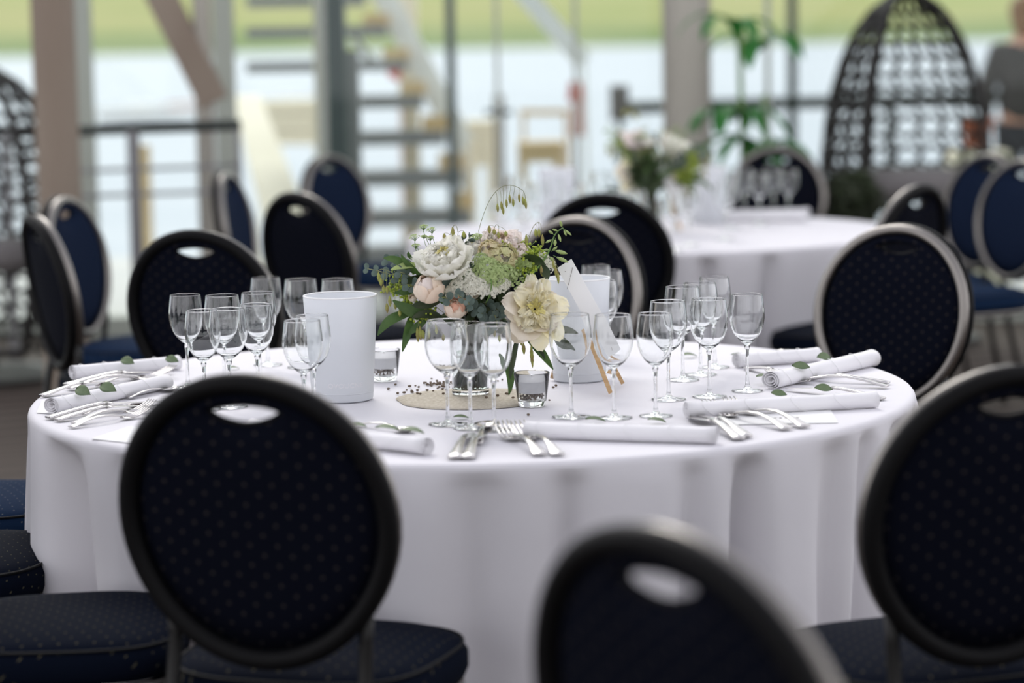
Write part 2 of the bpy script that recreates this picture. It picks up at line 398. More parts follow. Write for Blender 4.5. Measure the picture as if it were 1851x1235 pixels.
tag(b.obj('flag_pole', 'darkrail', smooth=False, loc=(p.x, 16.7, -.06)), 'tall thin black-green pole crossing the right railing', 'pole')
def post(px, y0, y1, Y, w, m, label, name='wooden_post', cat='post', d=None, cap=None):
    a = ony(px, y0, Y); b = MB(); b.box(0, 0, (a.z+.07)/2-.07, w, d or w, a.z+.07)
    o = b.obj(name, m, smooth=False, bevel=.008, loc=(a.x, Y, 0)); return tag(o, label, cat)
cl_ = post(901, 172, 0, 15.8, .06, 'bark', 'short brown wooden post with a dark clamp, right of the stair')
q = ony(901, 203, 15.8); MB().box(0, -.035, q.z, .17, .03, .035).obj('clamp', 'darkrail', cl_, smooth=False)
post(262, 262, 0, 14.8, .055, 'tanwood', 'orange-tan timber post just behind the left railing post')
pb = post(1120, 218, 0, 15.3, .03, 'graysteel', 'grey box mounted on a thin post at the start of the right railing', 'junction_post')
a = ony(1120, 218, 15.3); c = ony(1120, 154, 15.3)
MB().box(0, 0, (a.z+c.z)/2, .115, .08, c.z-a.z).obj('box', 'wallm', pb, smooth=False, bevel=.01)
# timber bench / crates outside
def crate(px0, px1, py0, py1, Y, m, label, name='timber_crate', cat='crate', dep=.4):
    a = ony(px0, py1, Y); c = ony(px1, py0, Y); w = c.x-a.x; z0 = -.07; t = thing(name, label, cat, ((a.x+c.x)/2, Y, 0))
    mm = MB(); hgt = c.z-a.z; n = max(2, int(hgt/.09))
    for i in range(n): mm.box(0, 0, a.z+hgt*(i+.5)/n, w, dep, hgt/n*.9)
    mm.obj('boards', m, t, smooth=False)
    for sx in (-1, 1):
        for sy in (-1, 1):
            q = MB(); q.box(sx*(w/2-.03), sy*(dep/2-.03), (c.z+z0)/2-.005, .05, .05, c.z-z0-.02); q.obj('leg', m, t, smooth=False)
    return t
crate(936, 1018, 254, 292, 14.6, 'tanwood', 'tan timber bench standing outside behind the second table', 'timber_bench', 'bench')
t = thing('timber_trestle', 'thin tan timber trestle outside, left of the red cloth', 'trestle', (0, 15.2, 0))
a = ony(940, 203, 15.2); c = ony(1030, 203, 15.2)
MB().bar((a.x, 0, a.z), (c.x, 0, c.z), .035, .05).obj('rail', 'tanwood', t, smooth=False)
MB().bar((a.x+.02, 0, a.z), (a.x+.02, 0, -.07), .025).obj('leg', 'tanwood', t, smooth=False)
MB().bar((c.x-.02, 0, c.z), (c.x-.02, 0, -.07), .025).obj('leg', 'tanwood', t, smooth=False)
# gangway: tan and cream planes left of the grey post
b = MB()
def quad(m, pts, th=.06):
    P = [Vector(p) for p in pts]; n = len(P)
    vs = P+[p-Vector((0, 0, th)) for p in P]
    fs = [tuple(range(n)), tuple(range(2*n-1, n-1, -1))]+[(i, i+n, (i+1) % n+n, (i+1) % n) for i in range(n)]
    m.add(vs, fs)
b = MB(); quad(b, [ony(422, 172, 16.3), ony(470, 172, 16.3), ony(560, 400, 13.6), ony(478, 400, 13.6)], .05)
tag(b.obj('wooden_gangway', 'creamwood', smooth=False), 'cream timber gangway board sloping down outside, left of the grey steel post', 'gangway')
crate(470, 585, 178, 262, 17.2, 'creamwood', 'cream timber box wall beyond the gangway, seen between the grey posts', 'timber_box', 'box')
crate(845, 893, 215, 300, 16.3, 'creamwood', 'cream boarded crate outside, right of the stair foot', 'timber_crate', 'crate')
# boats and jetty far left
def boat(px0, px1, py, Y, label, stripe):
    a = ony(px0, py, Y); c = ony(px1, py, Y); L = c.x-a.x; t = thing('moored_boat', label, 'boat', ((a.x+c.x)/2, Y, -2.15))
    rows = []
    for i in range(14):
        u = i/13; hw = .16*L*sin(pi*min(1, .12+u*.88))**.6; x = -L/2+L*u; r = []
        for j in range(9):
            v = j/8*pi; r.append((x, -hw*cos(v), .10*L*(1-sin(v))+.03*L*(u**2)))
        rows.append(r)
    MB().grid(rows).obj('hull', 'whitepaint', t)
    m = MB(); m.tube([(r[0][0], r[0][1], r[0][2]) for r in rows], .012*L, 6); m.tube([(r[-1][0], r[-1][1], r[-1][2]) for r in rows], .012*L, 6); m.obj('gunwale', stripe, t)
    MB().box(-.05*L, 0, .13*L, .25*L, .18*L, .1*L).obj('cabin', 'whitepaint', t, smooth=False, bevel=.05)
boat(175, 345, 186, 120, 'white boat with cream trim moored far out beyond the left windows', 'creamwood')
boat(300, 420, 172, 135, 'white boat with faded red trim moored behind the brace column', 'redc')
boat(470, 590, 168, 140, 'white boat with tan trim seen between the stair treads', 'tanwood')
# red and pink clothing hanging on a post
pp = post(1040, 150, 0, 15.0, .03, 'bark', 'post outside with a faded red cloth and pink cloth hung on it', 'clothes_post')
def drape(parent, zt, zb, w, m, x0=0):
    mm = MB(); rows = []
    for i in range(10):
        u = i/9; z = zt+(zb-zt)*u; ww = w*(.7+.3*u)
        rows.append([(x0+ww*cos(a)*.5*(1+.1*sin(3*a)), -.03+ww*.28*sin(a)*(1+.3*sin(5*a+u*3)), z) for a in [2*pi*k/20 for k in range(20)]])
    mm.grid(rows, True); mm.obj('hung_cloth', m, parent)
z_ = lambda y, Y: ony(1040, y, Y).z
drape(pp, z_(148, 15), z_(182, 15), .10, 'redc'); drape(pp, z_(176, 15), z_(245, 15), .09, 'pinkc', .01)
p = ony(725, 128, 15.8)
b = MB(); b.ball((0, 0, 0), .09, 12, 8, (1, .5, .7)); b.tube([(0, 0, -.03), (0, 0, -p.z-.07)], .012, 6)
tag(b.obj('red_float', 'redc', loc=(p.x, 15.8, p.z)), 'small faded red float on a stick behind the stair', 'float')
# pot on a planter stand
p = ony(1767, 272, 13.6)
t = thing('terracotta_pot', 'terracotta pot outside, right of the wicker egg chair', 'pot', (p.x, 13.6, p.z))
m = MB(); m.lathe([(0, 0), (.055, 0), (.085, .15), (.095, .15), (.095, .18), (.075, .18), (.07, .02), (0, .02)], 20); m.obj('pot_body', 'terra', t, auto=40)
m = MB(); m.lathe([(0, .12), (.072, .12), (.07, .14), (0, .16)], 12); m.obj('soil', 'bark', t)
m = MB(); m.box(0, 0, (p.z-.07)/2, .3, .3, p.z+.07)
tag(m.obj('pot_plinth', 'creamwood', smooth=False, loc=(p.x, 13.6, 0)), 'cream box plinth under the terracotta pot', 'plinth')
# ================================================================== wicker egg chairs
def egg(name, px, pyt, Y, hgt, wid, rz, label, lean=0):
    c = ony(px, pyt, Y); t = thing(name, label, 'chair', (c.x, Y, 0), rz)
    z1 = c.z; z0 = z1-hgt
    NA, NB = 14, 18
    def P(a, v, off=0):
        z = z0+hgt*v
        r = wid/2*((1-max(0, (v-.30)/.70)**2.3)**.55 if v > .30 else (1-.30*((.30-v)/.30)**2))
        return Vector(((r+off)*sin(a), -(r*.85+off)*cos(a)*1.0, z))
    m = MB()
    import itertools
    rnd = random.Random(5)
    # open front faces +Y local: strands cover 250 degrees
    a0, a1 = RAD(-125), RAD(125)
    for j in range(NB+1):
        v = .03+.955*j/NB; pts = []
        for i in range(NA*2+1):
            a = a0+(a1-a0)*i/(NA*2); pts.append(P(a, v+(.018 if (i+j) % 2 else -.018)*.5+.004*rnd.random()))
        m.tube(pts, .0125, 5)
    for i in range(NA+1):
        a = a0+(a1-a0)*i/NA; pts = []
        for j in range(NB*1+1):
            v = .02+.97*j/NB; pts.append(P(a+(.045 if j % 2 else -.045), v, .004))
        m.tube(pts, .0125, 5)
    m.obj('woven_shell', 'wicker', t)
    m = MB(); rim = [P(a0, .02+.97*j/24, .01) for j in range(25)]+[P(a1, .99-.97*j/24, .01) for j in range(25)]
    m.tube(rim, .02, 8, closed=True); m.tube([P(0, .02+.97*j/24, .012) for j in range(25)], .016, 8); m.obj('rim_tube', 'wicker', t)
    m = MB(); m.lathe([(0, z0+.30*hgt), (wid*.40, z0+.30*hgt), (wid*.43, z0+.34*hgt), (wid*.40, z0+.39*hgt), (0, z0+.40*hgt)], 24, Matrix.Diagonal((1, .82, 1, 1))); m.obj('seat_cushion', 'wallm', t)
    m = MB(); m.tube([(0, 0, z0+.02), (0, 0, .05)], .03, 10); m.lathe([(0, 0), (.36, 0), (.36, .03), (.06, .06), (0, .06)], 24); m.obj('pedestal', 'wicker', t, auto=40)
    return t
egg('wicker_egg_chair', 1636, -14, 11.75, 1.38, .80, RAD(200), 'tall black wicker egg chair at the right, in front of the glass')
egg('wicker_egg_chair', -40, 118, 11.0, 1.28, .86, RAD(160), 'black wicker egg chair cut off by the left edge of the photo')
# hedge-like foliage below the right egg chair
def bush(name, px, py, Y, w, h, label, mm='hedge', n=500, seed=1, ls=.03):
    c = ony(px, py, Y); random.seed(seed); t = thing(name, label, 'plant', (c.x, Y, 0)); m = MB()
    for _ in range(n):
        d = Vector((random.gauss(0, 1), random.gauss(0, 1), random.gauss(0, 1))).normalized()*random.random()**.4
        p = Vector((d.x*w/2, d.y*w/2, c.z-h/2+d.z*h/2)); q = Quaternion((random.random()-.5, random.random()-.5, random.random()-.5, random.random()-.5)).normalized().to_matrix().to_4x4()
        m.add([(-ls*.4, 0, 0), (0, -ls, .2*ls), (ls*.4, 0, 0), (0, ls, .2*ls)], [(0, 1, 2), (0, 2, 3)], Matrix.Translation(p) @ q)
    m.obj('foliage', mm, t, smooth=False)
    z = max(.22, c.z-h*.9)
    m = MB(); m.lathe([(0, 0), (.13, 0), (.17, z), (.15, z), (.12, .02), (0, .02)], 20); m.obj('pot', 'wallm', t, auto=40)
    m = MB(); m.tube([(0, 0, z*.5), (0, 0, c.z-h*.4)], .012, 6); m.obj('stem', 'bark', t)
    return t
bush('potted_bush', 1540, 305, 10.95, .28, .28, 'dark leafy potted bush in front of the right wicker egg chair', 'hedge', 700, 3)
# potted palm behind the second table
def blade(m, p0, d, L, w, droop, seed=0, n=9, fold=.25):
    p = Vector(p0); d = Vector(d).normalized(); side = d.cross(Vector((0, 0, 1)));
    if side.length < .05: side = Vector((1, 0, 0))
    side.normalize(); rows = []
    for i in range(n):
        u = i/(n-1); ww = w*(sin(pi*min(.98, (u*.94+.04)))**.75); up = side.cross(d).normalized()
        rows.append([p-side*ww/2+up*fold*ww*.5, p, p+side*ww/2+up*fold*ww*.5])
        p = p+d*L/(n-1); d = (d+Vector((0, 0, -droop/(n-1)))).normalized(); side = (side-d*side.dot(d)).normalized()
    m.grid(rows)
c = ony(1350, 300, 11.3)
t = thing('potted_palm', 'bright green potted palm between the pale column and the black pole', 'plant', (c.x, 11.3, 0))
m = MB(); m.lathe([(0, 0), (.14, 0), (.18, .32), (.16, .32), (.13, .03), (0, .03)], 20); m.obj('pot', 'wallm', t, auto=40)
m = MB(); zt = ony(1320, 60, 11.3).z
m.tube(bez((0, 0, .2), (-.02, .02, 1.0), (-.03, 0, zt), 8), .012, 6); m.tube(bez((.02, 0, .2), (.10, .02, 1.0), (.08, 0, zt-.28), 8), .010, 6); m.obj('stem', 'stem', t)
random.seed(4)
for (x0, z0_, n_, L) in ((-.06, zt+.02, 5, .30), (.07, zt-.08, 5, .30), (-.06, zt-.40, 11, .32), (.05, zt-.55, 12, .34)):
    for k in range(n_):
        a = 2*pi*k/n_+random.random()*.7; m = MB()
        blade(m, (x0, 0, z0_), (cos(a), sin(a), .9+.5*random.random()), L*(.8+.4*random.random()), .075, 2.8, k)
        m.obj('palm_leaf', 'palm', t)
# ================================================================== banquet chairs
def backpt(a, k=1.0, grow=0):     # outline of the round back, a = angle from the top
    x = (.213*k+grow)*sin(a)*(1-.05*max(0, -cos(a))**2); z = .752+(.214*k+grow)*cos(a)*(1.0 if cos(a) > 0 else 1.06)
    return x, z
def ytilt(z): return -.185-.16*(z-.5)
def make_chair(name, label, bm_='back', sm_='seat'):
    t = thing(name, label, 'chair')
    # padded back with the eye-shaped hand hole near the top
    NA, NT = 96, 9; HC = .922
    def hole(a):
        u = sin(a); # direction from hole centre
        x = .058*sin(a); up = cos(a)
        z = (.0115*up if up > 0 else .021*up)*abs(cos(a))**.25 if abs(cos(a)) > 1e-6 else 0
        return x, HC+z*(1-.12*abs(sin(a)))
    def outer(a):
        # cast from the hole centre to the outline
        dx, dz = sin(a), cos(a); lo, hi = 0, .6
        for _ in range(26):
            mid = (lo+hi)/2; x = dx*mid; z = HC+dz*mid-.752
            e = (x/.200)**2+(z/(.201 if z > 0 else .213))**2
            if e < 1: lo = mid
            else: hi = mid
        return dx*lo, HC+dz*lo
    m = MB(); front = []; backr = []
    for j in range(NT+1):
        s = j/NT; f = []; g = []
        for i in range(NA):
            a = 2*pi*i/NA; hx, hz = hole(a); ox, oz = outer(a)
            e = s**1.15; x = hx+(ox-hx)*e; z = hz+(oz-hz)*e
            th = .004+.015*(1-(2*s-1)**6); yb = ytilt(z)+.35*x*x
            f.append((x, yb+th, z)); g.append((x, yb-th*.75, z))
        front.append(f); backr.append(g)
    rows = [front[0]]+front[1:]+backr[::-1]
    m.grid(rows+[front[0]], True)
    br = m.obj('backrest', bm_, t)
    # silver frame ring that becomes the rear legs
    def fy(x, z): return ytilt(z)+.35*x*x+.006
    ring = []
    for i in range(48): 
        x, z = backpt(2*pi*i/48); ring.append((x, fy(x, z)+.003, z))
    m = MB(); m.tube(ring, .0135, 10, closed=True, flat=1.0); m.obj('back_frame', 'chrome', t)
    m = MB(); rr = []
    for i in range(64):
        x, z = backpt(2*pi*i/64, 1.0); rr.append((x, fy(x, z)-.018, z))
    m.tube(rr, .0160, 10, closed=True, flat=1.0); m.obj('rear_trim', 'blacktrim', t)
    m = MB(); hr = []
    for i in range(48):
        x, z = hole(2*pi*i/48); hr.append((x, ytilt(z)-.001, z))
    m.tube(hr, .0045, 6, closed=True); m.obj('hand_hole_edging', 'blacktrim', br)
    for s in (-1, 1):
        x0, z0 = backpt(s*RAD(128))
        m = MB(); m.tube([(x0, fy(x0, z0)-.004, z0), (s*.158, fy(x0, .56)-.004, .56), (s*.160, -.20, .47), (s*.165, -.225, .30), (s*.175, -.30, .012)], .0115, 10)
        m.obj('leg', 'legsteel', t)
        m = MB(); m.tube([(s*.175, .175, .415), (s*.185, .21, .35), (s*.195, .245, .012)], .0115, 10); m.obj('leg', 'chrome', t)
    # seat cushion, rounded front
    rows = []
    def sring(k, z, inset):
        r = []
        for i in range(48):
            a = 2*pi*i/48; ca, sa = cos(a), sin(a); n_ = 3.2
            x = (abs(ca)**(2/n_))*(1 if ca >= 0 else -1)*(.222-inset); y = (abs(sa)**(2/n_))*(1 if sa >= 0 else -1)*(.215-inset)
            x *= 1+.05*(y/.215)
            r.append((x, y+.02, z))
        return r
    prof = [(.20, .424), (.03, .424), (.006, .430), (0, .445), (0, .468), (.010, .486), (.035, .498), (.09, .507), (.15, .511), (.20, .512)]
    for ins, z in prof: rows.append(sring(1, z, ins))
    m = MB(); m.grid(rows, True); b0 = len(m.v)-48; m.f.append(tuple(range(b0, b0+48))); m.m.append(0); m.f.append(tuple(range(47, -1, -1))); m.m.append(0)
    st_ = m.obj('seat', sm_, t, auto=60)
    m = MB(); m.tube(sring(1, .486, .008), .0028, 6, closed=True); m.obj('seat_piping', 'blacktrim', st_)
    m = MB(); pts = [(x*.93, (y-.02)*.93+.02, .416) for x, y, z in sring(1, 0, 0)]; m.tube(pts, .010, 8, closed=True)
    m.tube([(-.17, .18, .40), (.17, .18, .40)], .008, 8); m.tube([(-.16, -.19, .40), (.16, -.19, .40)], .008, 8)
    m.obj('seat_frame', 'chrome', t)
    return t
def chair_at(px, py, Y, rz, label, group, src):
    """rz: which way the chair looks, degrees anticlockwise from straight away from the camera"""
    c = ony(px, py, Y); a = RAD(rz); top = Vector((0, -.255, 0)); top.rotate(Matrix.Rotation(a, 3, 'Z'))
    loc = (c.x-top.x, Y-top.y, 0)
    if src.name in USED: return dup(src, loc, (0, 0, a), label, group)
    USED.add(src.name); src.location = loc; src.rotation_euler = (0, 0, a); src['label'] = label
    if group: src['group'] = group
    return src
CH = make_chair('banquet_chair', '', 'back', 'seat')
CB = make_chair('banquet_chair', '', 'litback', 'litseat')  # same chair in the lit-coloured fabrics
g1 = 'chairs drawn up around the nearest table'; g2 = 'chairs around the second table'; g3 = 'blue chairs further back'
chair_at(440, 674, 3.68, -17, 'dark navy round-backed banquet chair nearest on the left, back to the camera, dots visible', g1, CH)
chair_at(1828, 655, 3.62, 20, 'black-looking round-backed chair cut off by the right edge, back to the camera', g1, CH)
chair_at(1192, 930, 2.46, -50, 'very blurred round-backed chair at the bottom of the photo, turned and closest to the camera', None, CH)
chair_at(352, 420, 6.6, -20, 'dark round-backed chair behind the left cluster of wine glasses, bright hand hole', g1, CH)
chair_at(1628, 409, 6.35, 141, 'navy dotted chair with broad silver ring at the right end of the nearest table', g1, CH)
chair_at(1046, 395, 6.85, 148, 'dark chair with a thin grey ring directly behind the bouquet and sign', g1, CH)
# three chairs whose seats show at the left edge, backs out of the picture
def chair_xy(x, y, rz, label, group, src=CH): return dup(src, (x, y, 0), (0, 0, RAD(rz)), label, group)
chair_xy(-.80, 4.17, -84, 'navy dotted seat filling the bottom left corner, back out of the picture', g1)
chair_xy(-1.13, 4.77, -92, 'navy dotted seat at the left edge, middle one of three beside the tablecloth', g1)
chair_xy(-1.20, 5.36, -96, 'navy dotted seat, tinted lit blue, at the left edge, farthest of three beside the tablecloth', g1, CB)
chair_at(1088, 350, 7.85, -12, 'black round-backed chair tucked to the second table, back to the camera, bright hand hole', g2, CH)
chair_at(1660, 330, 8.0, 52, 'black chair turned sideways at the right end of the second table', g2, CH)
chair_at(1405, 272, 10.9, 165, 'dark navy chair on the far side of the second table, under the black pole', g2, CH)
chair_at(538, 348, 8.2, -46, 'black round-backed chair turned right, left of the bouquet, pale hand hole', g2, CH)
chair_at(592, 283, 10.9, -125, 'navy chair, tinted lit blue, with a broad silver ring in front of the grey steel post', g3, CB)
chair_at(405, 304, 9.6, -98, 'navy chair, tinted lit blue, seen almost edge-on behind the brace column', g3, CB)
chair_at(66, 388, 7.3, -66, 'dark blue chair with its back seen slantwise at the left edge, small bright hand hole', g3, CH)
chair_at(112, 345, 8.2, -104, 'navy chair, tinted lit blue, with a silver ring just behind the slanted chair at the left edge', g3, CB)
chair_at(1788, 277, 10.0, 118, 'navy chair, tinted lit blue, at the upper right, left one of the two in front of the person', g3, CB)
chair_at(1852, 290, 9.5, 116, 'navy chair, tinted lit blue, cut off by the right edge, in front of the person', g3, CB)
# ================================================================== tables and cloths
def round_table(x, y, label, R=TR-.012):
    t = thing('round_table', label, 'table', (x, y, 0))
    m = MB(); m.lathe([(0, .715), (R-.01, .715), (R, .72), (R, .738), (R-.01, .742), (0, .742)], 64); m.obj('tabletop', 'wallm', t, auto=40)
    m = MB(); m.lathe([(0, 0), (.30, 0), (.30, .02), (.05, .06), (.04, .1), (.04, .715), (0, .715)], 24); m.obj('pedestal', 'graysteel', t, auto=40)
    return t
def cloth(x, y, seed, label, nf=23, phase=0, drop=.70, folds=None):
    rnd = random.Random(seed); NA = 480; rows = []; R = TR
    F_ = []
    for k in range(nf):
        a = 2*pi*(k+.35*rnd.uniform(-1, 1))/nf+phase; F_.append((a, rnd.uniform(.55, 1.2), rnd.uniform(.030, .060), rnd.uniform(-.9, .9)))
    def amp(a, s):
        v = 0
        for (c, h, w, tw) in F_:
            d = (a-c-tw*.10*s+pi) % (2*pi)-pi
            if abs(d) < .5:
                ww = w*(1+.25*s); v += h*math.exp(-(d/ww)**2)
        return v
    for j in range(9):
        r = (R-.015)*j/8
        if j == 0: r = .001
        rows.append([(r*cos(2*pi*i/NA), r*sin(2*pi*i/NA), .75+.0006*noise.noise(Vector((r*cos(2*pi*i/NA)*6, r*sin(2*pi*i/NA)*6, seed)))) for i in range(NA)])
    for dr, dz in ((-.006, -.0006), (0, -.003), (.004, -.008), (.006, -.016)):
        rows.append([((R+dr)*cos(2*pi*i/NA), (R+dr)*sin(2*pi*i/NA), .75+dz) for i in range(NA)])
    NS = 40
    for j in range(1, NS+1):
        s = j/NS; r_ = []
        for i in range(NA):
            a = 2*pi*i/NA; q = amp(a, s); g = s**.5
            rr = R+.006 + g*.020 - g*.155*q + .012*g*sin(a*13+seed) + .02*s + .006*noise.noise(Vector((a*9, s*2.2, seed)))*s
            rr = max(rr, R-.16*min(1, s*4)); 
            aa = a+.010*s*sin(a*11+seed)+.012*g*noise.noise(Vector((a*4, s*2, seed+9)))
            z = .75-.016-drop*s
            r_.append((rr*cos(aa), rr*sin(aa), z))
        rows.append(r_)
    m = MB(); m.grid(rows, True)
    o = m.obj('tablecloth', 'cloth', None, loc=(x, y, 0))
    return tag(o, label, 'tablecloth')
T2 = Vector((.53, 9.16, 0))
round_table(TC.x, TC.y, 'round table hidden under the nearest white cloth')
round_table(T2.x, T2.y, 'round table hidden under the second white cloth')
cloth(TC.x, TC.y, 4, 'white floor-length cloth with deep folds over the nearest round table', 33)
cloth(T2.x, T2.y, 11, 'white floor-length cloth over the second, blurred round table', 24, .2)
ZT = .7512
# ================================================================== glassware
def make_glass(name, rb, label):
    t = thing(name, label, 'wine glass'); k = rb/.0385
    out = [(.0036, .092), (.006, .0955), (.013, .100), (.022, .108), (.0305, .120), (.0362, .135), (.0385, .150), (.0382, .163), (.0362, .180), (.0346, .193), (.0343, .1955), (.0342, .1966)]
    th = .0011
    inn = [(r-th, z) for r, z in out[::-1] if z > .102]
    prof = [(0, .0915)]+[(r*k, z) for r, z in out]+[(.0340*k, .19715), ((.0342-th*.5)*k, .1974), (.0333*k, .19715)]+[(r*k, z+.0) for r, z in inn]+[(.0118*k, .1025), (.005, .1004), (0, .1000)]
    m = MB(); m.lathe(prof, 48); m.obj('bowl', 'glass', t)
    m = MB(); m.lathe([(0, .0065), (.0075, .0068), (.0048, .012), (.0036, .022), (.0031, .045), (.0033, .070), (.0042, .084), (.0058, .0925), (0, .0925)], 20); m.obj('stem', 'glass', t)
    m = MB(); m.lathe([(0, 0), (.033*k, 0), (.0345*k, .0008), (.0343*k, .0016), (.020*k, .0028), (.009, .0050), (.0065, .0062), (0, .0064)], 40); m.obj('foot', 'glass', t)
    return t
GL = {'w': make_glass('wine_glass', .0410, ''), 'm': make_glass('wine_glass', .0385, ''), 's': make_glass('wine_glass', .0355, '')}
def glass_at(kind, px, py_rim, label, group):
    """py_rim: middle of the rim, 0.197 m above the cloth"""
    p = onz(px, py_rim, ZT+.1972); s = GL[kind]; loc = (p.x, p.y, ZT)
    if s.name in USED: return dup(s, loc, None, label, group)
    USED.add(s.name); s.location = loc; s['label'] = label; s['group'] = group; return s
ga = 'wine glasses on the nearest table'
glass_at('w', 1030, 568, 'wide wine glass just right of the front candle, beside the sign', ga)
glass_at('m', 1108, 569, 'wine glass in front of the white sign, middle of the row of three', ga)
glass_at('s', 1183.5, 566, 'slim wine glass right of the sign, last of the front row of three', ga)
glass_at('m', 1207, 544, 'wine glass half behind the slim one, starting the diagonal row going back right', ga)
glass_at('m', 1281, 540, 'wine glass just left of the rightmost wine glass', ga)
glass_at('s', 1350, 532, 'rightmost wine glass of the nearest table, before the rolled napkins', ga)
glass_at('m', 1233, 518, 'wine glass in the right cluster, second back in its diagonal row', ga)
glass_at('m', 1265, 511, 'wine glass in the right cluster, third back in its diagonal row', ga)
glass_at('s', 1291, 501, 'farthest wine glass of the right cluster', ga)
glass_at('w', 806, 579, 'wide wine glass in front of the bouquet, leftmost of the three there', ga)
glass_at('s', 847, 584, 'slim wine glass in front of the bouquet, middle of the three there', ga)
glass_at('s', 890, 586, 'slim wine glass in front of the bouquet, rightmost of the three there', ga)
glass_at('s', 334.5, 533, 'leftmost wine glass of the nearest table', ga)
glass_at('m', 401, 534, 'wine glass in the left cluster, second from left in its back row', ga)
glass_at('s', 365, 561, 'wine glass at the front left of the left cluster', ga)
glass_at('m', 411, 558, 'wine glass in the middle front of the left cluster, over the chair hand hole', ga)
glass_at('s', 462, 550, 'wine glass at the front right of the left cluster', ga)
glass_at('m', 466, 529, 'wine glass behind the front right one of the left cluster', ga)
glass_at('s', 480, 502, 'wine glass behind the left cluster, first of the far row of three', ga)
glass_at('m', 543, 505, 'wine glass in the far row, just left of the big frosted bucket', ga)
glass_at('m', 610, 505, 'wine glass mostly hidden behind the big frosted bucket', ga)
glass_at('m', 546, 579, 'wine glass in front of the frosted bucket, left one of the overlapping pair', ga)
glass_at('s', 564, 570, 'wine glass in front of the frosted bucket, right one of the overlapping pair', ga)
glass_at('s', 1077, 480, 'wine glass whose rim shows above the right frosted bucket', ga)
glass_at('m', 1086, 507, 'wine glass peeping out right of the right frosted bucket, the nearer one', ga)
glass_at('s', 1098, 489, 'wine glass peeping out right of the right frosted bucket, the farther one', ga)
# second table: twenty-one blurred glasses
gb = 'blurred wine glasses on the second table'
spots2 = [(1320, 318), (1345, 304), (1372, 312), (1398, 302), (1425, 306), (1330, 292), (1357, 288), (1300, 300), (1310, 332), (975, 330), (1000, 322), (948, 340), (1030, 342), (1062, 330), (905, 345), (1120, 352), (1150, 345), (1222, 350), (1245, 340), (930, 318), (1085, 310)]
def l2(px):
    names = {1320: 'left front', 1345: 'middle, just behind the front ones', 1372: 'second from the right, nearer', 1398: 'beside the rightmost one', 1425: 'rightmost', 1330: 'left back', 1357: 'farthest back', 1300: 'leftmost', 1310: 'nearest the camera'}
    if px > 1280: return 'blurred glass in the cluster right of the second bouquet, '+names[px]
    if px > 1100: return 'blurred glass before the second bouquet, '+{1120: 'leftmost of the four', 1150: 'second from left', 1222: 'third from left', 1245: 'rightmost of the four'}[px]
    nm = {905: 'leftmost of all', 930: 'second from left', 948: 'third from left', 975: 'left of the frosted bucket', 1000: 'in front of the frosted bucket', 1030: 'just right of the frosted bucket', 1062: 'third from the bouquet side', 1085: 'last before the bouquet'}
    return 'blurred glass on the left half of the second table, '+nm[px]
SP = {}
for px, py in spots2:
    p = onz(px, py, ZT+.197)
    if (p.x-T2.x)**2+(p.y-T2.y)**2 > (TR-.06)**2:
        d = Vector((p.x-T2.x, p.y-T2.y, 0)).normalized()*(TR-.07); p = T2+d
    dup(GL['m'], (p.x, p.y, ZT), None, l2(px), gb+(' right' if px > 1280 else ' centre' if px > 1100 else ' left'))
# frosted wine coolers
def bucket(name, label, loc, txt=True, rb=.062, rt=.0745, h=.212):
    t = thing(name, label, 'wine bucket', loc)
    m = MB(); m.lathe([(0, .002), (rb-.006, 0), (rb-.001, .002), (rb, .006), (rb+.001, .02), (rt, h-.003), (rt-.0015, h), (rt-.003, h-.003), (rb-.004, .024), (rb-.008, .018), (0, .016)], 64); m.obj('bucket_body', 'frost', t, auto=50)
    m = MB(); m.tube([((rb+.0005)*cos(2*pi*k/48), (rb+.0005)*sin(2*pi*k/48), .0175) for k in range(48)], .0013, 6, closed=True); m.obj('base_ring', 'frost', t)
    m = MB(); m.tube([((rt-.0014)*cos(2*pi*k/64), (rt-.0014)*sin(2*pi*k/64), h-.0006) for k in range(64)], .0019, 8, closed=True); m.obj('rim', 'card', t)
    if txt:
        cu = bpy.data.curves.new('lettering', 'FONT'); cu.body = 'OVOUCNE'; cu.size = .013; cu.align_x = 'CENTER'; cu.extrude = .0004; cu.resolution_u = 3
        to = bpy.data.objects.new('tmp', cu); COL.objects.link(to); me = bpy.data.meshes.new_from_object(to.evaluated_get(bpy.context.evaluated_depsgraph_get()))
        bpy.data.objects.remove(to)
        for v in me.vertices:
            z = .031+v.co.y; r = rb+.001+(rt-rb)*(z-.02)/(h-.02)+.0002+v.co.z; a = -pi/2+.18+v.co.x/r*1.15
            v.co = Vector((r*cos(a), r*sin(a), z))
        me.materials.append(M_['napkin']); o = bpy.data.objects.new('lettering', me); COL.objects.link(o); o.parent = t
    return t
p = onz(624.5, 711, ZT); bk = bucket('wine_bucket', 'frosted white wine bucket with faint embossed letters, left of the bouquet', (p.x, 4.965, ZT))
p = onz(1047, 684, ZT); dup(bk, (p.x, 5.19, ZT), (0, 0, RAD(140)), 'frosted white wine bucket behind the white sign, right of the bouquet', None, (.90, .90, 1.02))
for q in bk.children: pass
for px, py, lab in ((1008, 318, 'blurred frosted bucket on the left half of the second table'), (1278, 305, 'blurred frosted bucket right of the second bouquet')):
    p = onz(px, 402, ZT); dup(bk, (p.x, p.y, ZT), (0, 0, RAD(200)), lab)
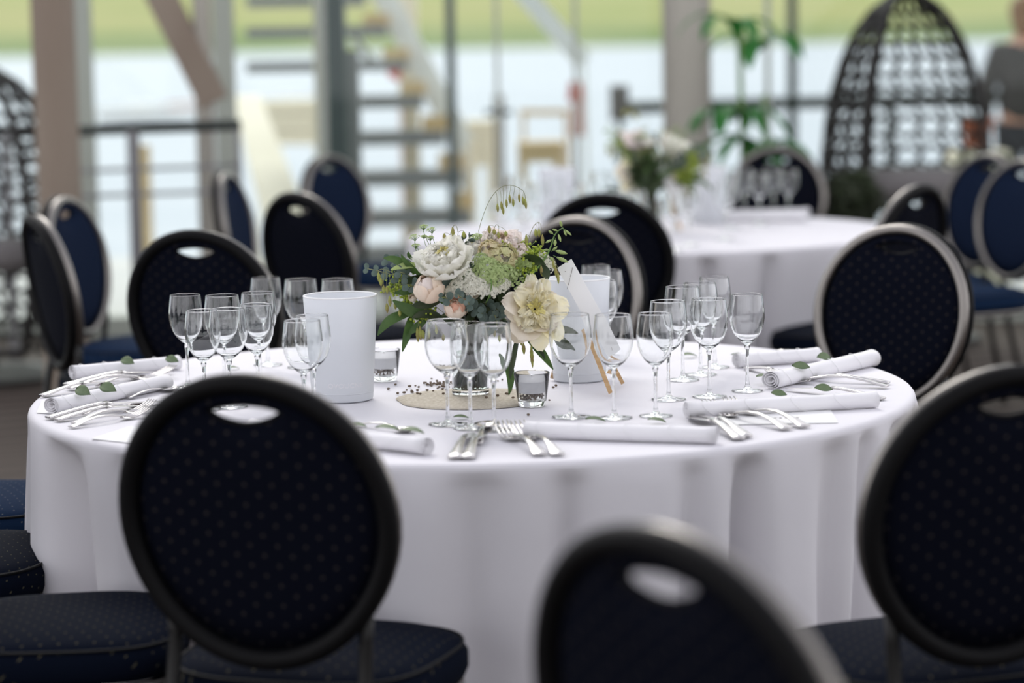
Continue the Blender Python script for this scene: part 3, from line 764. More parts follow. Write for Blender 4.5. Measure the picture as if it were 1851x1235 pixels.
# candle tumblers
def tumbler(label, loc):
    t = thing('candle_glass', label, 'candle', loc)
    m = MB(); m.lathe([(0, .0), (.0245, .0), (.0265, .002), (.029, .015), (.0355, .0655), (.0352, .067), (.0338, .0655), (.0278, .016), (.026, .0115), (0, .0105)], 48); m.obj('tumbler', 'thickglass', t)
    m = MB(); m.lathe([(0, .0275), (.0278, .0275), (.0308, .050), (.0295, .0506), (0, .0498)], 40); wx = m.obj('wax', 'wax', t, auto=40)
    m = MB(); m.tube([(0, 0, .048), (.0008, 0, .057)], .0009, 6); m.obj('wick', 'ink', wx)
    rnd = random.Random(2); m = MB()
    for i in range(150):
        a = rnd.random()*2*pi; r = .0238*sqrt(rnd.random()); m.ball((r*cos(a), r*sin(a), .0125+.0115*rnd.random()), .0021, 5, 3, (1, .7, .7))
    o = m.obj('seed_layer', 'seed', t); o['kind'] = 'stuff'
    return t
p = onz(962, 734, ZT); ca = tumbler('glass tumbler with a white candle over brown seeds, in front of the bouquet', (p.x, p.y, ZT))
p = onz(695, 688, ZT); dup(ca, (p.x, p.y, ZT), (0, 0, 1), 'glass tumbler with a white candle, half hidden right of the big frosted bucket')
# ================================================================== cutlery
def sweep_flat(m, path, ws, ths):
    """path: (y, z) along the length; ws: widths; ths: thickness"""
    top = []; n = len(path); rows = []
    for i, (y, z) in enumerate(path):
        w = ws[i]/2; h = ths[i]/2; r = []
        for k in range(12):
            a = 2*pi*k/12; r.append((w*cos(a), y, z+h*sin(a)))
        rows.append(r)
    m.grid(rows, True); b = len(m.v)-12*n
    m.f.append(tuple(b+k for k in range(11, -1, -1))); m.m.append(0); m.f.append(tuple(b+12*(n-1)+k for k in range(12))); m.m.append(0)
def arch(u, a=.011): return .0035+a*sin(pi*u)**1.2
def make_knife(lab):
    t = thing('table_knife', lab, 'knife')
    m = MB(); ys = [0, .003, .015, .04, .07, .095, .108]; sweep_flat(m, [(y, arch(y/.21, .010)) for y in ys], [.018, .020, .0185, .0145, .011, .0095, .009], [.004, .006, .006, .0055, .0055, .006, .006]); m.obj('handle', 'steel', t)
    m = MB(); ys = [.107, .115, .125, .15, .18, .20, .209]; sweep_flat(m, [(y, .0035+.0095*max(0, 1-(y-.10)/.11)) for y in ys], [.009, .013, .0165, .0175, .017, .012, .003], [.006, .003, .002, .0016, .0014, .0012, .001]); m.obj('blade', 'steel', t)
    return t
def make_fork(lab):
    t = thing('table_fork', lab, 'fork')
    m = MB(); ys = [0, .003, .015, .04, .07, .10, .125, .135]; sweep_flat(m, [(y, arch(y/.16, .012)) for y in ys], [.019, .021, .0185, .012, .0075, .0065, .008, .013], [.003, .004, .004, .004, .0045, .0045, .004, .003]); m.obj('handle', 'steel', t)
    m = MB(); ys = [.132, .138, .146, .155]; sweep_flat(m, [(y, .0055-.002*i/3) for i, y in enumerate(ys)], [.012, .020, .0245, .0245], [.003, .0025, .002, .002])
    for k in range(4):
        x = (k-1.5)*.0067; m.tube([(x, .152, .0040), (x, .170, .0068), (x, .190, .0130), (x, .206, .0205)], [.0021, .0020, .0017, .0010], 6)
    m.obj('tines', 'steel', t); return t
def make_spoon(lab):
    t = thing('dessert_spoon', lab, 'spoon')
    m = MB(); ys = [0, .003, .015, .04, .08, .11, .125]; sweep_flat(m, [(y, arch(y/.15, .010)) for y in ys], [.012, .014, .013, .009, .006, .005, .007], [.003, .004, .004, .004, .004, .004, .003]); m.obj('handle', 'steel', t)
    rows = []
    for i in range(9):
        u = i/8; y = .12+.052*u; w = .0185*sin(pi*min(.985, .06+.94*u))**.65; rows.append([(w*v, y, .0085-.0075*sin(pi*u)*(1-v*v)) for v in [(-1+2*j/8) for j in range(9)]])
    m = MB(); m.grid(rows); o = m.obj('bowl', 'steel', t); s = o.modifiers.new('s', 'SOLIDIFY'); s.thickness = .0012
    return t
CUT = {'k': make_knife(''), 'f': make_fork(''), 's': make_spoon('')}
def cut(kind, end, tip, label, group, dz=0, L=None):
    """end: pixel of the handle end, tip: pixel towards which it points"""
    a = onz(end[0], end[1], ZT+dz); b_ = onz(tip[0], tip[1], ZT+dz); d = b_-a; rz = math.atan2(d.y, d.x)-pi/2; s = CUT[kind]
    if s.name in USED: o = dup(s, a, (0, 0, rz), label, group)
    else: USED.add(s.name); o = s; o.location = a; o.rotation_euler = (0, 0, rz); o['label'] = label; o['group'] = group
    full = {'k': .209, 'f': .203, 's': .172}[kind]; k_ = max(.88, min(1.3, d.length/full)); o.scale = (k_, k_, k_)
    return o
gc = 'cutlery on the nearest table'
cut('k', (821, 832), (866, 770), 'left one of the two knives at the front edge of the table', gc)
cut('k', (845, 832), (886, 770), 'right one of the two knives at the front edge of the table', gc)
cut('s', (864, 806), (884, 768), 'small spoon partly behind the front pair of knives', gc)
cut('f', (977, 826), (905, 786), 'left one of the two forks at the front edge of the table', gc)
cut('f', (1010, 826), (936, 786), 'right one of the two forks at the front edge of the table', gc)
cut('k', (1337, 797), (1208, 742), 'knife before the front right napkin, left one of the bundled handles', gc)
cut('k', (1350, 793), (1222, 738), 'knife before the front right napkin, right one of the bundled handles', gc)
cut('f', (1424, 779), (1250, 740), 'fork right of the bundled knives, the nearer one', gc)
cut('f', (1456, 775), (1290, 736), 'fork right of the bundled knives, the farther one', gc)
cut('f', (1604, 702), (1390, 690), 'fork lying between the two right rolled napkins', gc)
cut('k', (1607, 695), (1420, 686), 'knife lying between the two right rolled napkins', gc)
cut('k', (1597, 724), (1420, 706), 'knife handle end sticking out behind the nearest right napkin', gc)
cut('k', (1489, 641), (1330, 648), 'knife on the far right side of the table near the back edge', gc)
cut('k', (1350, 668), (1440, 690), 'knife tip peeping out at the left end of the farther right napkin', gc)
cut('k', (87, 759), (290, 730), 'knife at the left edge of the table, the farther one of the dark pair', gc)
cut('k', (102, 763), (277, 736), 'knife at the left edge of the table, the nearer one of the dark pair', gc)
cut('f', (128, 775), (268, 752), 'fork at the left edge of the table, the nearest piece there', gc)
cut('f', (134, 769), (275, 742), 'fork at the left edge of the table, just behind the nearest fork', gc)
cut('s', (150, 752), (250, 737), 'small spoon lying between the left knives and forks', gc)
cut('k', (76, 719), (215, 692), 'knife at the far left edge of the table, behind the leafy napkin', gc)
cut('k', (118, 699), (330, 674), 'knife in front of the farthest left napkin', gc)
cut('f', (124, 706), (330, 680), 'fork in front of the farthest left napkin', gc)
cut('s', (175, 700), (262, 684), 'small spoon in front of the farthest left napkin', gc)
cut('s', (232, 722), (310, 707), 'small spoon right of the leafy left napkin', gc)
cut('s', (645, 770), (712, 779), 'piece of dark cutlery just behind the curled napkin by the front chair', gc)
# ================================================================== rolled napkins, cards, leaves
def napkin(p0, p1, label, group, r=.0185, flat=.82, nm='rolled_napkin'):
    a = onz(p0[0], p0[1], ZT+r*.8); b_ = onz(p1[0], p1[1], ZT+r*.8); a.z = b_.z = 0; d = b_-a; L = d.length; rz = math.atan2(d.y, d.x)
    t = thing(nm, label, 'napkin', (a.x, a.y, ZT), rz, group)
    rows = []; turns = 3.3; N = 110
    for k, x in enumerate([L*i/16 for i in range(17)]):
        r_ = []
        for i in range(N+1):
            u = i/N; rr = .004+(r-.004)*u**.85; an = -2*pi*turns*(1-u)-pi*.42
            wob = 1+.035*noise.noise(Vector((x*14, an*.6, L*50)))
            flare = 1+.10*max(0, 1-min(x, L-x)/.03)
            r_.append((x, rr*cos(an)*wob*flare, max(.0012, rr*flat*flare*sin(an)*wob+r*flat)))
        rows.append(r_)
    m = MB(); m.grid(rows); o = m.obj('napkin_roll', 'napkin', t); s = o.modifiers.new('s', 'SOLIDIFY'); s.thickness = .0009; s.offset = 1
    for k, u in enumerate((.14, .36, .60, .83)):
        m = MB(); pts = []
        for i in range(25):
            an = 2*pi*i/24; x = L*u+.026*cos(an+.8); pts.append((x, (r+.0016)*cos(an), max(.0006, (r+.0016)*flat*sin(an)+r*flat)))
        m.tube(pts, .0006, 5, closed=True); m.obj('string', 'card', t)
    return t, L, rz
gn = 'rolled napkins on the nearest table'
NP = {}
NP[1] = napkin((130, 674), (322, 655), 'rolled white napkin at the far left edge of the table', gn)
NP[2] = napkin((92, 734), (300, 690), 'rolled white napkin with green leaves at the left, end pointing to the camera', gn)
NP[3] = napkin((772, 808), (455, 772), 'rolled white napkin curling out beside the front left chair back', gn)
NP[4] = napkin((950, 777), (1296, 787), 'rolled white napkin at the front edge, right of the forks', gn)
NP[5] = napkin((1240, 742), (1583, 722), 'rolled white napkin on the right, the one nearest the camera', gn)
NP[6] = napkin((1392, 688), (1576, 647), 'rolled white napkin on the right, pointing back to the dotted chair', gn, .021)
NP[7] = napkin((1330, 652), (1478, 641), 'rolled white napkin at the back right edge of the table, behind the rightmost glass', gn)
def hoop(px, py, r, label, hold):
    pass
def napkin_t2(px, py, rz, label):
    p = onz(px, py, ZT); dup(NP[5][0], (p.x, p.y, ZT), (0, 0, RAD(rz)), label, 'blurred napkins on the second table')
napkin_t2(1458, 400, 165, 'blurred rolled napkin at the right end of the second table')
napkin_t2(1290, 395, 8, 'blurred rolled napkin at the front of the second table, before the glasses')
napkin_t2(985, 425, 12, 'blurred rolled napkin at the left of the second table')
def card(corners, label, marks=3):
    P = [onz(x, y, ZT+.0008) for x, y in corners]; c = sum(P, Vector())/4
    b = MB(); quad(b, [p-c for p in P], .0006); t = thing('menu_card', label, 'card', c); b.obj('paper', 'card', t, smooth=False)
    m = MB(); e1 = (P[1]-P[0]).normalized(); e2 = (P[3]-P[0]).normalized(); rnd = random.Random(3)
    for j in range(marks):
        o_ = (P[0]-c)*.15+e2*(.006*j)+e1*.01
        for i in range(5):
            w = rnd.uniform(.004, .008); q = o_+e1*(i*.0105); quad(m, [q+Vector((0, 0, .0004)), q+e1*w+Vector((0, 0, .0004)), q+e1*w+e2*.0012+Vector((0, 0, .0004)), q+e2*.0012+Vector((0, 0, .0004))], .0003)
    m.obj('printed_lines', 'ink', t, smooth=False); return t
card([(1300, 768), (1515, 764), (1502, 742), (1300, 748)], 'white menu card under the nearest right napkin')
card([(66, 746), (100, 748), (112, 726), (76, 724)], 'small white menu card at the left edge, under the leafy napkin end', 2)
card([(165, 793), (340, 812), (400, 788), (236, 770)], 'pale menu card at the front left edge, partly behind the chair back', 3)
# leaves laid on the napkins
def leafmesh():
    rows = []
    for i in range(9):
        u = i/8; w = .0085*sin(pi*min(.99, .03+.97*u))**.8; rows.append([(-.017+.034*u, w*v, .0012+.0035*(1-(2*u-1)**2)+.0015*v*v) for v in (-1, -.5, 0, .5, 1)])
    return MB().grid(rows)
LF = leafmesh().obj('eucalyptus_leaf', 'sage'); so = LF.modifiers.new('s', 'SOLIDIFY'); so.thickness = .0006; tag(LF, '', 'leaf'); LF['group'] = 'leaves laid on the table'
_first = [True]
def leaf(px, py, h, rz, label, sc=1, tilt=0):
    p = onz(px, py, ZT+h)
    o = LF if _first[0] else LF.copy()
    if not _first[0]: COL.objects.link(o)
    _first[0] = False
    o.location = p; o.rotation_euler = (RAD(48 if tilt else 10), RAD(8), RAD(rz)); sc *= 1.15; o.scale = (sc, sc, sc); o['label'] = label
leaf(232, 655, .031, -40, 'green leaf on the farthest left napkin, the left one', 1.1, -25)
leaf(312, 652, .031, -35, 'green leaf on the farthest left napkin, the right one', 1.0, -25)
leaf(152, 710, .033, -45, 'green leaf on the left napkin, nearer its open end', 1.25, -25)
leaf(197, 704, .033, -40, 'green leaf on the left napkin, farther along it', 1.25, -25)
leaf(423, 667, .001, 40, 'small olive leaf between the stems of the left glasses', .7)
leaf(1488, 648, .035, 40, 'green leaf on the napkin pointing to the dotted chair, the right one', 1.1, -20)
leaf(1447, 664, .034, 10, 'green leaf on the napkin pointing to the dotted chair, the left one', 1.0, -20)
leaf(1488, 704, .030, 10, 'bright green leaf on the nearest right napkin, the right one', .95, -10)
leaf(1408, 713, .029, -10, 'small green leaf on the nearest right napkin, the left one', .8, -10)
leaf(1381, 684, .012, 20, 'dark leaf at the left end of the napkin pointing to the dotted chair', .95)
leaf(1335, 645, .010, -20, 'green leaf at the left end of the back right napkin', .9)
leaf(1246, 645, .002, 25, 'dark green leaf behind the right cluster of stems', 1.0)
leaf(1076, 762, .003, 10, 'olive leaf on the cloth before the middle glass of the front row of three', 1.0)
leaf(1187, 763, .003, -10, 'dark leaf on the cloth at the foot of the slim glass right of the sign', .9)
leaf(834, 757, .001, 8, 'dark leaf at the foot of the wide glass before the bouquet', .8)
leaf(645, 772, .030, 5, 'grey leaf on the curled napkin beside the front left chair', .9)
leaf(700, 778, .031, 0, 'dark leaf on the curled napkin, left of the curl', 1.1)
leaf(745, 783, .032, -8, 'dark leaf on the curled napkin, next to the curl', 1.1)
# burlap mat and scattered seeds
VB = onz(852, 700, ZT)
m = MB(); rows = []
for j in range(7):
    r = .148*j/6 if j else .001
    rows.append([((r*(1+.06*noise.noise(Vector((cos(2*pi*i/60)*2, sin(2*pi*i/60)*2, 1))*(1))*(j/6)))*cos(2*pi*i/60)*1.0, r*(1+.05*noise.noise(Vector((cos(2*pi*i/60)*2, sin(2*pi*i/60)*2, 4))))*sin(2*pi*i/60), .0012+.0008*noise.noise(Vector((i*.3, j, 0)))) for i in range(60)])
rows.append([(x*1.002, y*1.002, 0.0) for x, y, z in rows[-1]])
m.grid(rows, True); tag(m.obj('burlap_mat', 'burlap', loc=(VB.x, 4.94, ZT)), 'round beige burlap mat under the flower vase', 'mat')
m = MB(); m.ball((0, 0, .0022), .0034, 7, 5, (1.15, .8, .65)); sd = m.obj('seed', 'seed'); tag(sd, 'small brown seed scattered around the vase', 'seed', 'brown seeds scattered on and beside the burlap mat')
rnd = random.Random(21); sp_ = []
for i in range(34): sp_.append((rnd.gauss(789, 14), rnd.gauss(696, 3.2)))
for i in range(16): sp_.append((rnd.uniform(725, 810), rnd.uniform(697, 715)))
for i in range(10): sp_.append((rnd.uniform(860, 935), rnd.uniform(708, 722)))
sp_ += [(702, 705), (715, 697), (719, 713), (1000, 702), (1005, 699), (900, 690), (908, 688), (993, 725), (940, 700), (955, 752), (735, 707), (745, 712)]
for i, (px, py) in enumerate(sp_):
    p = onz(px, py, ZT); on = (p.x-VB.x)**2+(p.y-4.94)**2 < .16**2
    if (p.x-VB.x)**2+(p.y-5.0)**2 < .05**2: continue
    o = sd if i == 0 else sd.copy()
    if i: COL.objects.link(o)
    o.location = (p.x, p.y, ZT+(.0014 if on else 0)); o.rotation_euler = (0, 0, rnd.random()*6); k = rnd.uniform(.7, 1.2); o.scale = (k, k, k)
# wooden table sign with a white paper strip
YG = 4.86
def G(px, py, dy=0):
    q = ony(px, py, YG+dy); return Vector((q.x, YG+dy, q.z))
sg = thing('table_sign', 'white paper strip leaning on thin crossed pine sticks, right of the bouquet', 'sign', (G(1080, 660).x, YG, ZT))
O = sg.location.copy()
f0 = onz(1104, 711, ZT+.004); f1 = onz(1126, 694, ZT+.004); f2 = onz(998, 684, ZT+.004)
m = MB(); m.bar(ony(1058, 595, f0.y+.02)-O, f0-O, .009, .005); m.obj('pine_stick', 'wood', sg, smooth=False)
m = MB(); m.bar(ony(1088, 622, f1.y+.01)-O, f1-O, .008, .005); m.obj('pine_stick', 'wood', sg, smooth=False)
m = MB(); m.bar(ony(1039, 538, f2.y-.02)-O, f2-O, .009, .005); m.obj('pine_stick', 'wood', sg, smooth=False)
m = MB(); m.bar(ony(1100, 672, f0.y+.012)-O, ony(1116, 676, f1.y+.004)-O, .007, .004); m.obj('cross_piece', 'wood', sg, smooth=False)
yS = f0.y-.004
cs = [ony(1007, 485, yS+.02)-O, ony(1033, 468, yS+.02)-O, ony(1124, 631, yS)-O, ony(1098, 651, yS)-O]
m = MB(); rows = []
for i in range(13):
    u = i/12; A = cs[0].lerp(cs[3], u); B_ = cs[1].lerp(cs[2], u); bow = Vector((0, -.006*sin(pi*u), 0)); rows.append([A.lerp(B_, k/4)+bow for k in range(5)])
m.grid(rows); o = m.obj('paper_strip', 'card', sg, smooth=False); s = o.modifiers.new('s', 'SOLIDIFY'); s.thickness = .0008
m = MB(); dn = (cs[3]-cs[0]).normalized()
for (x0, y0, x1, y1) in ((1035, 484, 1031, 501), (1030, 503, 1027, 516), (1026, 518, 1025, 523), (1021, 491, 1023, 492), (1104, 626, 1105, 632)):
    a = ony(x0, y0, yS+.0205-.012)-O; b_ = ony(x1, y1, yS+.0205-.012)-O; a.y = b_.y = 0
    def onpaper(q):
        u = max(0, min(1, (cs[0].z-q.z)/(cs[0].z-cs[3].z))); return Vector((q.x, cs[0].lerp(cs[3], u).y-.006*sin(pi*u)-.0042, q.z))
    m.tube([onpaper(a), onpaper((a+b_)/2+Vector((.0006, 0, 0))), onpaper(b_)], .00045, 5)
m.obj('handwriting', 'ink', sg)
# ================================================================== vase and bouquet
VX, VY = VB.x, 5.0
t = thing('glass_vase', 'clear glass cylinder vase full of stems under the bouquet', 'vase', (VX, VY, ZT+.0022))
m = MB(); m.lathe([(0, 0), (.036, 0), (.038, .002), (.038, .118), (.0365, .119), (.0352, .118), (.0352, .0125), (.033, .0105), (0, .010)], 48); m.obj('vase_body', 'thickglass', t, auto=40)
m = MB(); m.lathe([(0, .0108), (.0345, .0108), (.0346, .085), (0, .085)], 40); m.obj('vase_water', 'water', t, auto=40)
BQ = thing('bouquet', 'loose bouquet of white peonies, blush roses and wild greenery in the glass vase', 'bouquet', (VX, VY, ZT+.014))
BO = BQ.location.copy(); HC_ = ony(868, 565, VY)-BO     # where all the stems meet
def Bp(px, py, dy=0): return ony(px, py, VY+dy)-BO
def orient(d, spin=0):
    return Vector(d).normalized().to_track_quat('Z', 'Y').to_matrix().to_4x4() @ Matrix.Rotation(spin, 4, 'Z')
def petal(m, az, L, w, f0, f1, r0, z0, cup, ruf, rnd, T, fr=0, nu=9, nv=8):
    r = r0; z = z0; rows = []; ph = rnd.random()*9
    for i in range(nu+1):
        u = i/nu; f = f0+(f1-f0)*u
        if i: r += sin(f)*L/nu; z += cos(f)*L/nu
        ww = w*(sin(pi*min(1, .08+.80*u**.8))**.7)*(1 if u < .85 else (1-.35*((u-.85)/.15)**2)); row = []
        for j in range(nv+1):
            v = -1+2*j/nv; off = -cup*ww*v*v*.5; rr = ruf*(u**2)*noise.noise(Vector((v*3.2+ph, u*3, ph)))
            edge = -fr*u*L*.12*(abs(sin(v*9+ph))) if i == nu else 0
            R1 = r+(off+rr)*cos(f)+edge*sin(f); Z1 = z-(off+rr)*sin(f)*1.0+edge*cos(f)
            x = R1*cos(az)-v*ww/2*sin(az); y = R1*sin(az)+v*ww/2*cos(az)
            # wrap round the axis
            row.append(T @ Vector((x, y, Z1)))
        rows.append(row)
    m.grid(rows)
def flower(name, pos, d, rings, mats, label=None, seed=1, scale=1.0, parent=None, vr=.12):
    rnd = random.Random(seed); m = MB(); T = Matrix.Translation(pos) @ orient(d) @ Matrix.Scale(scale, 4)
    for (n, L, w, f0, f1, r0, z0, cup, ruf, mi, fr) in rings:
        m.mi = mi; o_ = rnd.random()*6
        for k in range(n):
            q = lambda a: a*(1+rnd.uniform(-vr, vr))
            petal(m, o_+2*pi*k/n+rnd.uniform(-.2, .2), q(L), q(w), q(f0), f1+rnd.uniform(-.12, .12), r0, z0+rnd.uniform(-.001, .001), cup, ruf, rnd, T, fr)
    m.mi = 0
    o = m.obj(name, mats, parent or BQ, recalc=False)
    if label: o['label'] = label
    return o
peony_rings = [(7, .060, .052, 1.55, .35, .004, -.018, .30, .010, 0, .2), (7, .055, .048, 1.35, .15, .004, -.014, .30, .010, 0, .2), (8, .050, .042, 1.1, .0, .003, -.010, .3, .012, 0, .3),
               (9, .042, .034, .85, .0, .003, -.006, .3, .014, 0, .4), (9, .034, .026, .6, -.1, .002, -.004, .2, .014, 0, .5), (12, .030, .014, .45, -.1, .002, 0, .2, .012, 1, .6)]
flower('white_peony', Bp(805, 479, -.070), (-.15, -.55, .9), peony_rings, ['peony', 'peonyc'], 'large white double peony', 3, 1.27)
flower('white_peony', Bp(855, 452, .0), (.05, -.25, 1), peony_rings, ['peony', 'peonyc'], 'white peony half hidden behind the large one', 5, .55)
flower('pink_peony', Bp(905, 452, -.01), (.1, -.45, .9), [(8, .052, .044, 1.45, .35, .004, -.014, .3, .012, 0, .3), (8, .044, .036, 1.1, .1, .003, -.008, .3, .012, 0, .4), (10, .036, .026, .8, 0, .003, -.004, .3, .012, 0, .5), (10, .028, .018, .4, 0, .002, 0, .2, .01, 1, .5)], ['pink', 'blush'], 'pale pink ruffled peony', 8, 1.18)
ball = [(3, .052, .044, 1.50, -.25, .004, -.021, .5, .004, 0, .1), (6, .058, .040, 1.50, -.75, .004, -.020, .5, .004, 0, .1), (6, .056, .036, 1.42, -.85, .003, -.016, .5, .004, 1, .1), (5, .050, .036, 1.30, -1.0, .002, -.013, .5, .003, 0, .1), (5, .040, .026, 1.05, -1.0, .002, -.008, .5, .003, 1, .1)]
flower('blush_rose', Bp(775, 525, -.085), (-.25, -.55, .8), ball, ['blush', 'pink'], 'plump closed blush bloom', 4, 1.15)
flower('blush_rose', Bp(824, 560, -.09), (-.15, -.7, .7), ball, ['blush', 'blushc'], 'small blush rosebud with an apricot heart', 6, .86)
flower('cream_bud', Bp(747, 540, -.06), (-.6, -.5, .5), ball[:3], ['creamp', 'blush'], 'small cream bud', 7, .32)
yr = [(5, .070, .062, 1.30, 1.05, .006, -.008, .25, .010, 1, .25), (6, .062, .050, 1.15, 1.25, .005, -.004, .2, .014, 0, .5), (7, .054, .030, .95, 1.3, .004, 0, .2, .016, 0, .8), (10, .046, .020, .75, 1.15, .003, .002, .1, .018, 0, 1), (12, .034, .013, .5, 1.0, .002, .004, .1, .016, 0, 1), (12, .026, .008, .25, .9, .002, .005, .1, .014, 2, 1)]
flower('yellow_peony', Bp(966, 560, -.105), (.16, -.92, .28), yr, ['ypet', 'creamp', 'peonyc'], 'open cream-yellow peony with ragged petals', 12, 1.04, None, .30)
# cream outer petals around the yellow peony
def loose_petal(pos, d, L, w, seed, mt='creamp', spin=0):
    rnd = random.Random(seed); m = MB(); petal(m, 0, L, w, 1.35, .9, 0, 0, .5, .006, rnd, Matrix.Translation(pos) @ orient(d, spin), .1); m.obj('outer_petal', mt, BQ, recalc=False)
loose_petal(Bp(948, 560, -.11), (0, -1, .1), .045, .05, 2, spin=RAD(185))
loose_petal(Bp(950, 590, -.11), (0, -1, .1), .045, .042, 3, spin=RAD(230))
loose_petal(Bp(972, 585, -.11), (0, -1, .1), .062, .045, 4, 'ypet', RAD(275))
loose_petal(Bp(985, 575, -.11), (0, -1, .1), .060, .042, 5, 'ypet', RAD(305))
# lacy heads: domes of tiny florets on fine stalks
def umbel(name, pos, d, R, n, mt, seed, curve=.5, fs=.0042, label=None, rays=18):
    rnd = random.Random(seed); m = MB(); T = Matrix.Translation(pos) @ orient(d); base = Vector((0, 0, -R*1.0))
    m.mi = 1
    for k in range(rays):
        a = 2.4*k; r = R*.92*sqrt((k+.5)/rays); z = -curve*r*r/R; m.tube([T @ base, T @ Vector((r*.5*cos(a), r*.5*sin(a), (z+base.z)*.42)), T @ Vector((r*cos(a), r*sin(a), z-.001))], .0005, 4, cap=False)
    m.mi = 0
    for k in range(n):
        c = int(rnd.random()*rays); a0 = 2.4*c; r0 = R*.92*sqrt((c+.5)/rays)
        a = rnd.random()*6.283; q = R*.27*sqrt(rnd.random()); x = r0*cos(a0)+q*cos(a); y = r0*sin(a0)+q*sin(a); r = sqrt(x*x+y*y); z = -curve*r*r/R+.16*R*(1-(q/(R*.27))**2)+rnd.uniform(-.0006, .0006)
        Tn = T @ Matrix.Translation((x, y, z)) @ orient((x*1.0*curve/R*1.6+rnd.uniform(-.4, .4), y*curve/R*1.6+rnd.uniform(-.4, .4), 1), rnd.random()*6)
        s = fs*rnd.uniform(.75, 1.15); vs = [(0, 0, 0)]; fsx = []
        for i in range(5):
            b0 = 2*pi*i/5; vs += [(s*.5*cos(b0-.42), s*.5*sin(b0-.42), .0007), (s*.62*cos(b0), s*.62*sin(b0), .0012), (s*.5*cos(b0+.42), s*.5*sin(b0+.42), .0007)]; fsx.append((0, 3*i+1, 3*i+2, 3*i+3))
        m.add(vs, fsx, Tn)
    o = m.obj(name, [mt, 'stem'], BQ, smooth=False, recalc=False)
    if label: o['label'] = label
    return o
umbel('lace_flower', Bp(850, 507, -.10), (-.1, -.8, .55), .026, 420, 'lace', 1, .7)
umbel('lace_flower', Bp(872, 512, -.105), (.15, -.8, .45), .022, 330, 'lace', 2, .7)
umbel('lace_flower', Bp(826, 512, -.095), (-.3, -.75, .5), .021, 300, 'lace', 3, .7)
umbel('lace_flower', Bp(910, 508, -.10), (.2, -.8, .4), .019, 260, 'lace', 4, .7)
umbel('lace_flower', Bp(812, 528, -.09), (-.3, -.8, .2), .014, 150, 'lace', 6, .7)
umbel('lace_flower', Bp(832, 588, -.10), (-.1, -.8, .4), .013, 130, 'lace', 16, .7)
umbel('lace_flower', Bp(884, 430, .01), (0, -.35, .9), .026, 300, 'lace', 5, .5)
umbel('lace_flower', Bp(862, 425, .02), (0, -.2, .9), .016, 140, 'umbel', 25, .5)
umbel('lace_flower', Bp(935, 431, .01), (.1, -.25, .9), .012, 90, 'lace', 7, .4)
umbel('lace_flower', Bp(985, 462, -.03), (.5, -.6, .5), .014, 110, 'lace', 8, .6)
umbel('lace_flower', Bp(1000, 478, -.02), (.7, -.5, .3), .013, 90, 'lace', 9, .6)
umbel('green_umbel', Bp(885, 478, -.095), (0, -.72, .68), .034, 620, 'umbel', 11, .8, .0046)
umbel('green_umbel', Bp(918, 488, -.09), (.35, -.7, .5), .027, 420, 'umbel', 12, .8, .0046)
umbel('green_umbel', Bp(868, 462, -.07), (-.2, -.55, .8), .020, 240, 'umbel', 13, .8, .0046)
umbel('green_umbel', Bp(938, 470, -.06), (.4, -.5, .7), .022, 260, 'umbel', 14, .8, .0046)
for i, (px, py, r) in enumerate([(765, 409, .009), (780, 414, .010), (749, 427, .011), (766, 427, .006), (777, 429, .008), (751, 443, .008)]):
    umbel('dainty_umbel', Bp(px, py, -.02), (-.1, -.25, 1), r, 50, 'umbel', 30+i, .2, .0034, rays=9)
    m = MB(); a = Bp(px, py, -.02); m.tube(bez(a-Vector((0, 0, r)), a+Vector((.004, 0, -.035)), HC_+Vector((-.03, 0, .02)), 8), .0006, 4); m.obj('thin_stalk', 'stem', BQ)
# tan hydrangea-like florets under the pink peony
def florets(name, pos, d, R, n, mt, seed, s0=.011, flat=.6):
    rnd = random.Random(seed); m = MB(); T = Matrix.Translation(pos) @ orient(d)
    for k in range(n):
        v = Vector((rnd.gauss(0, 1), rnd.gauss(0, 1), abs(rnd.gauss(0, 1)))).normalized(); p = Vector((v.x*R, v.y*R, v.z*R*flat)); Tn = T @ Matrix.Translation(p) @ orient(v, rnd.random()*6)
        s = s0*rnd.uniform(.7, 1.2)
        for i in range(4):
            b0 = pi/2*i; rows = []
            for a_ in range(4):
                u = a_/3; w = s*.48*sin(pi*min(.96, .15+.8*u)); rows.append([Tn @ Vector((s*u*cos(b0)-w*q*sin(b0), s*u*sin(b0)+w*q*cos(b0), .0015*u+.002*q*q*u)) for q in (-1, 0, 1)])
            m.grid(rows)
    return m.obj(name, mt, BQ, recalc=False)
florets('tan_hydrangea', Bp(908, 466, -.055), (.05, -.7, .7), .030, 46, 'tan', 1)
florets('tan_hydrangea', Bp(885, 452, -.05), (-.1, -.6, .8), .020, 24, 'tan', 4, .010)
florets('hydrangea_head', Bp(848, 528, -.06), (0, -.9, .1), .020, 24, 'creamp', 5, .010)
florets('hydrangea_head', Bp(940, 462, -.035), (.3, -.6, .7), .024, 26, 'pink', 7, .010)
florets('hydrangea_head', Bp(950, 478, -.055), (.3, -.7, .5), .020, 22, 'pod', 9, .009)
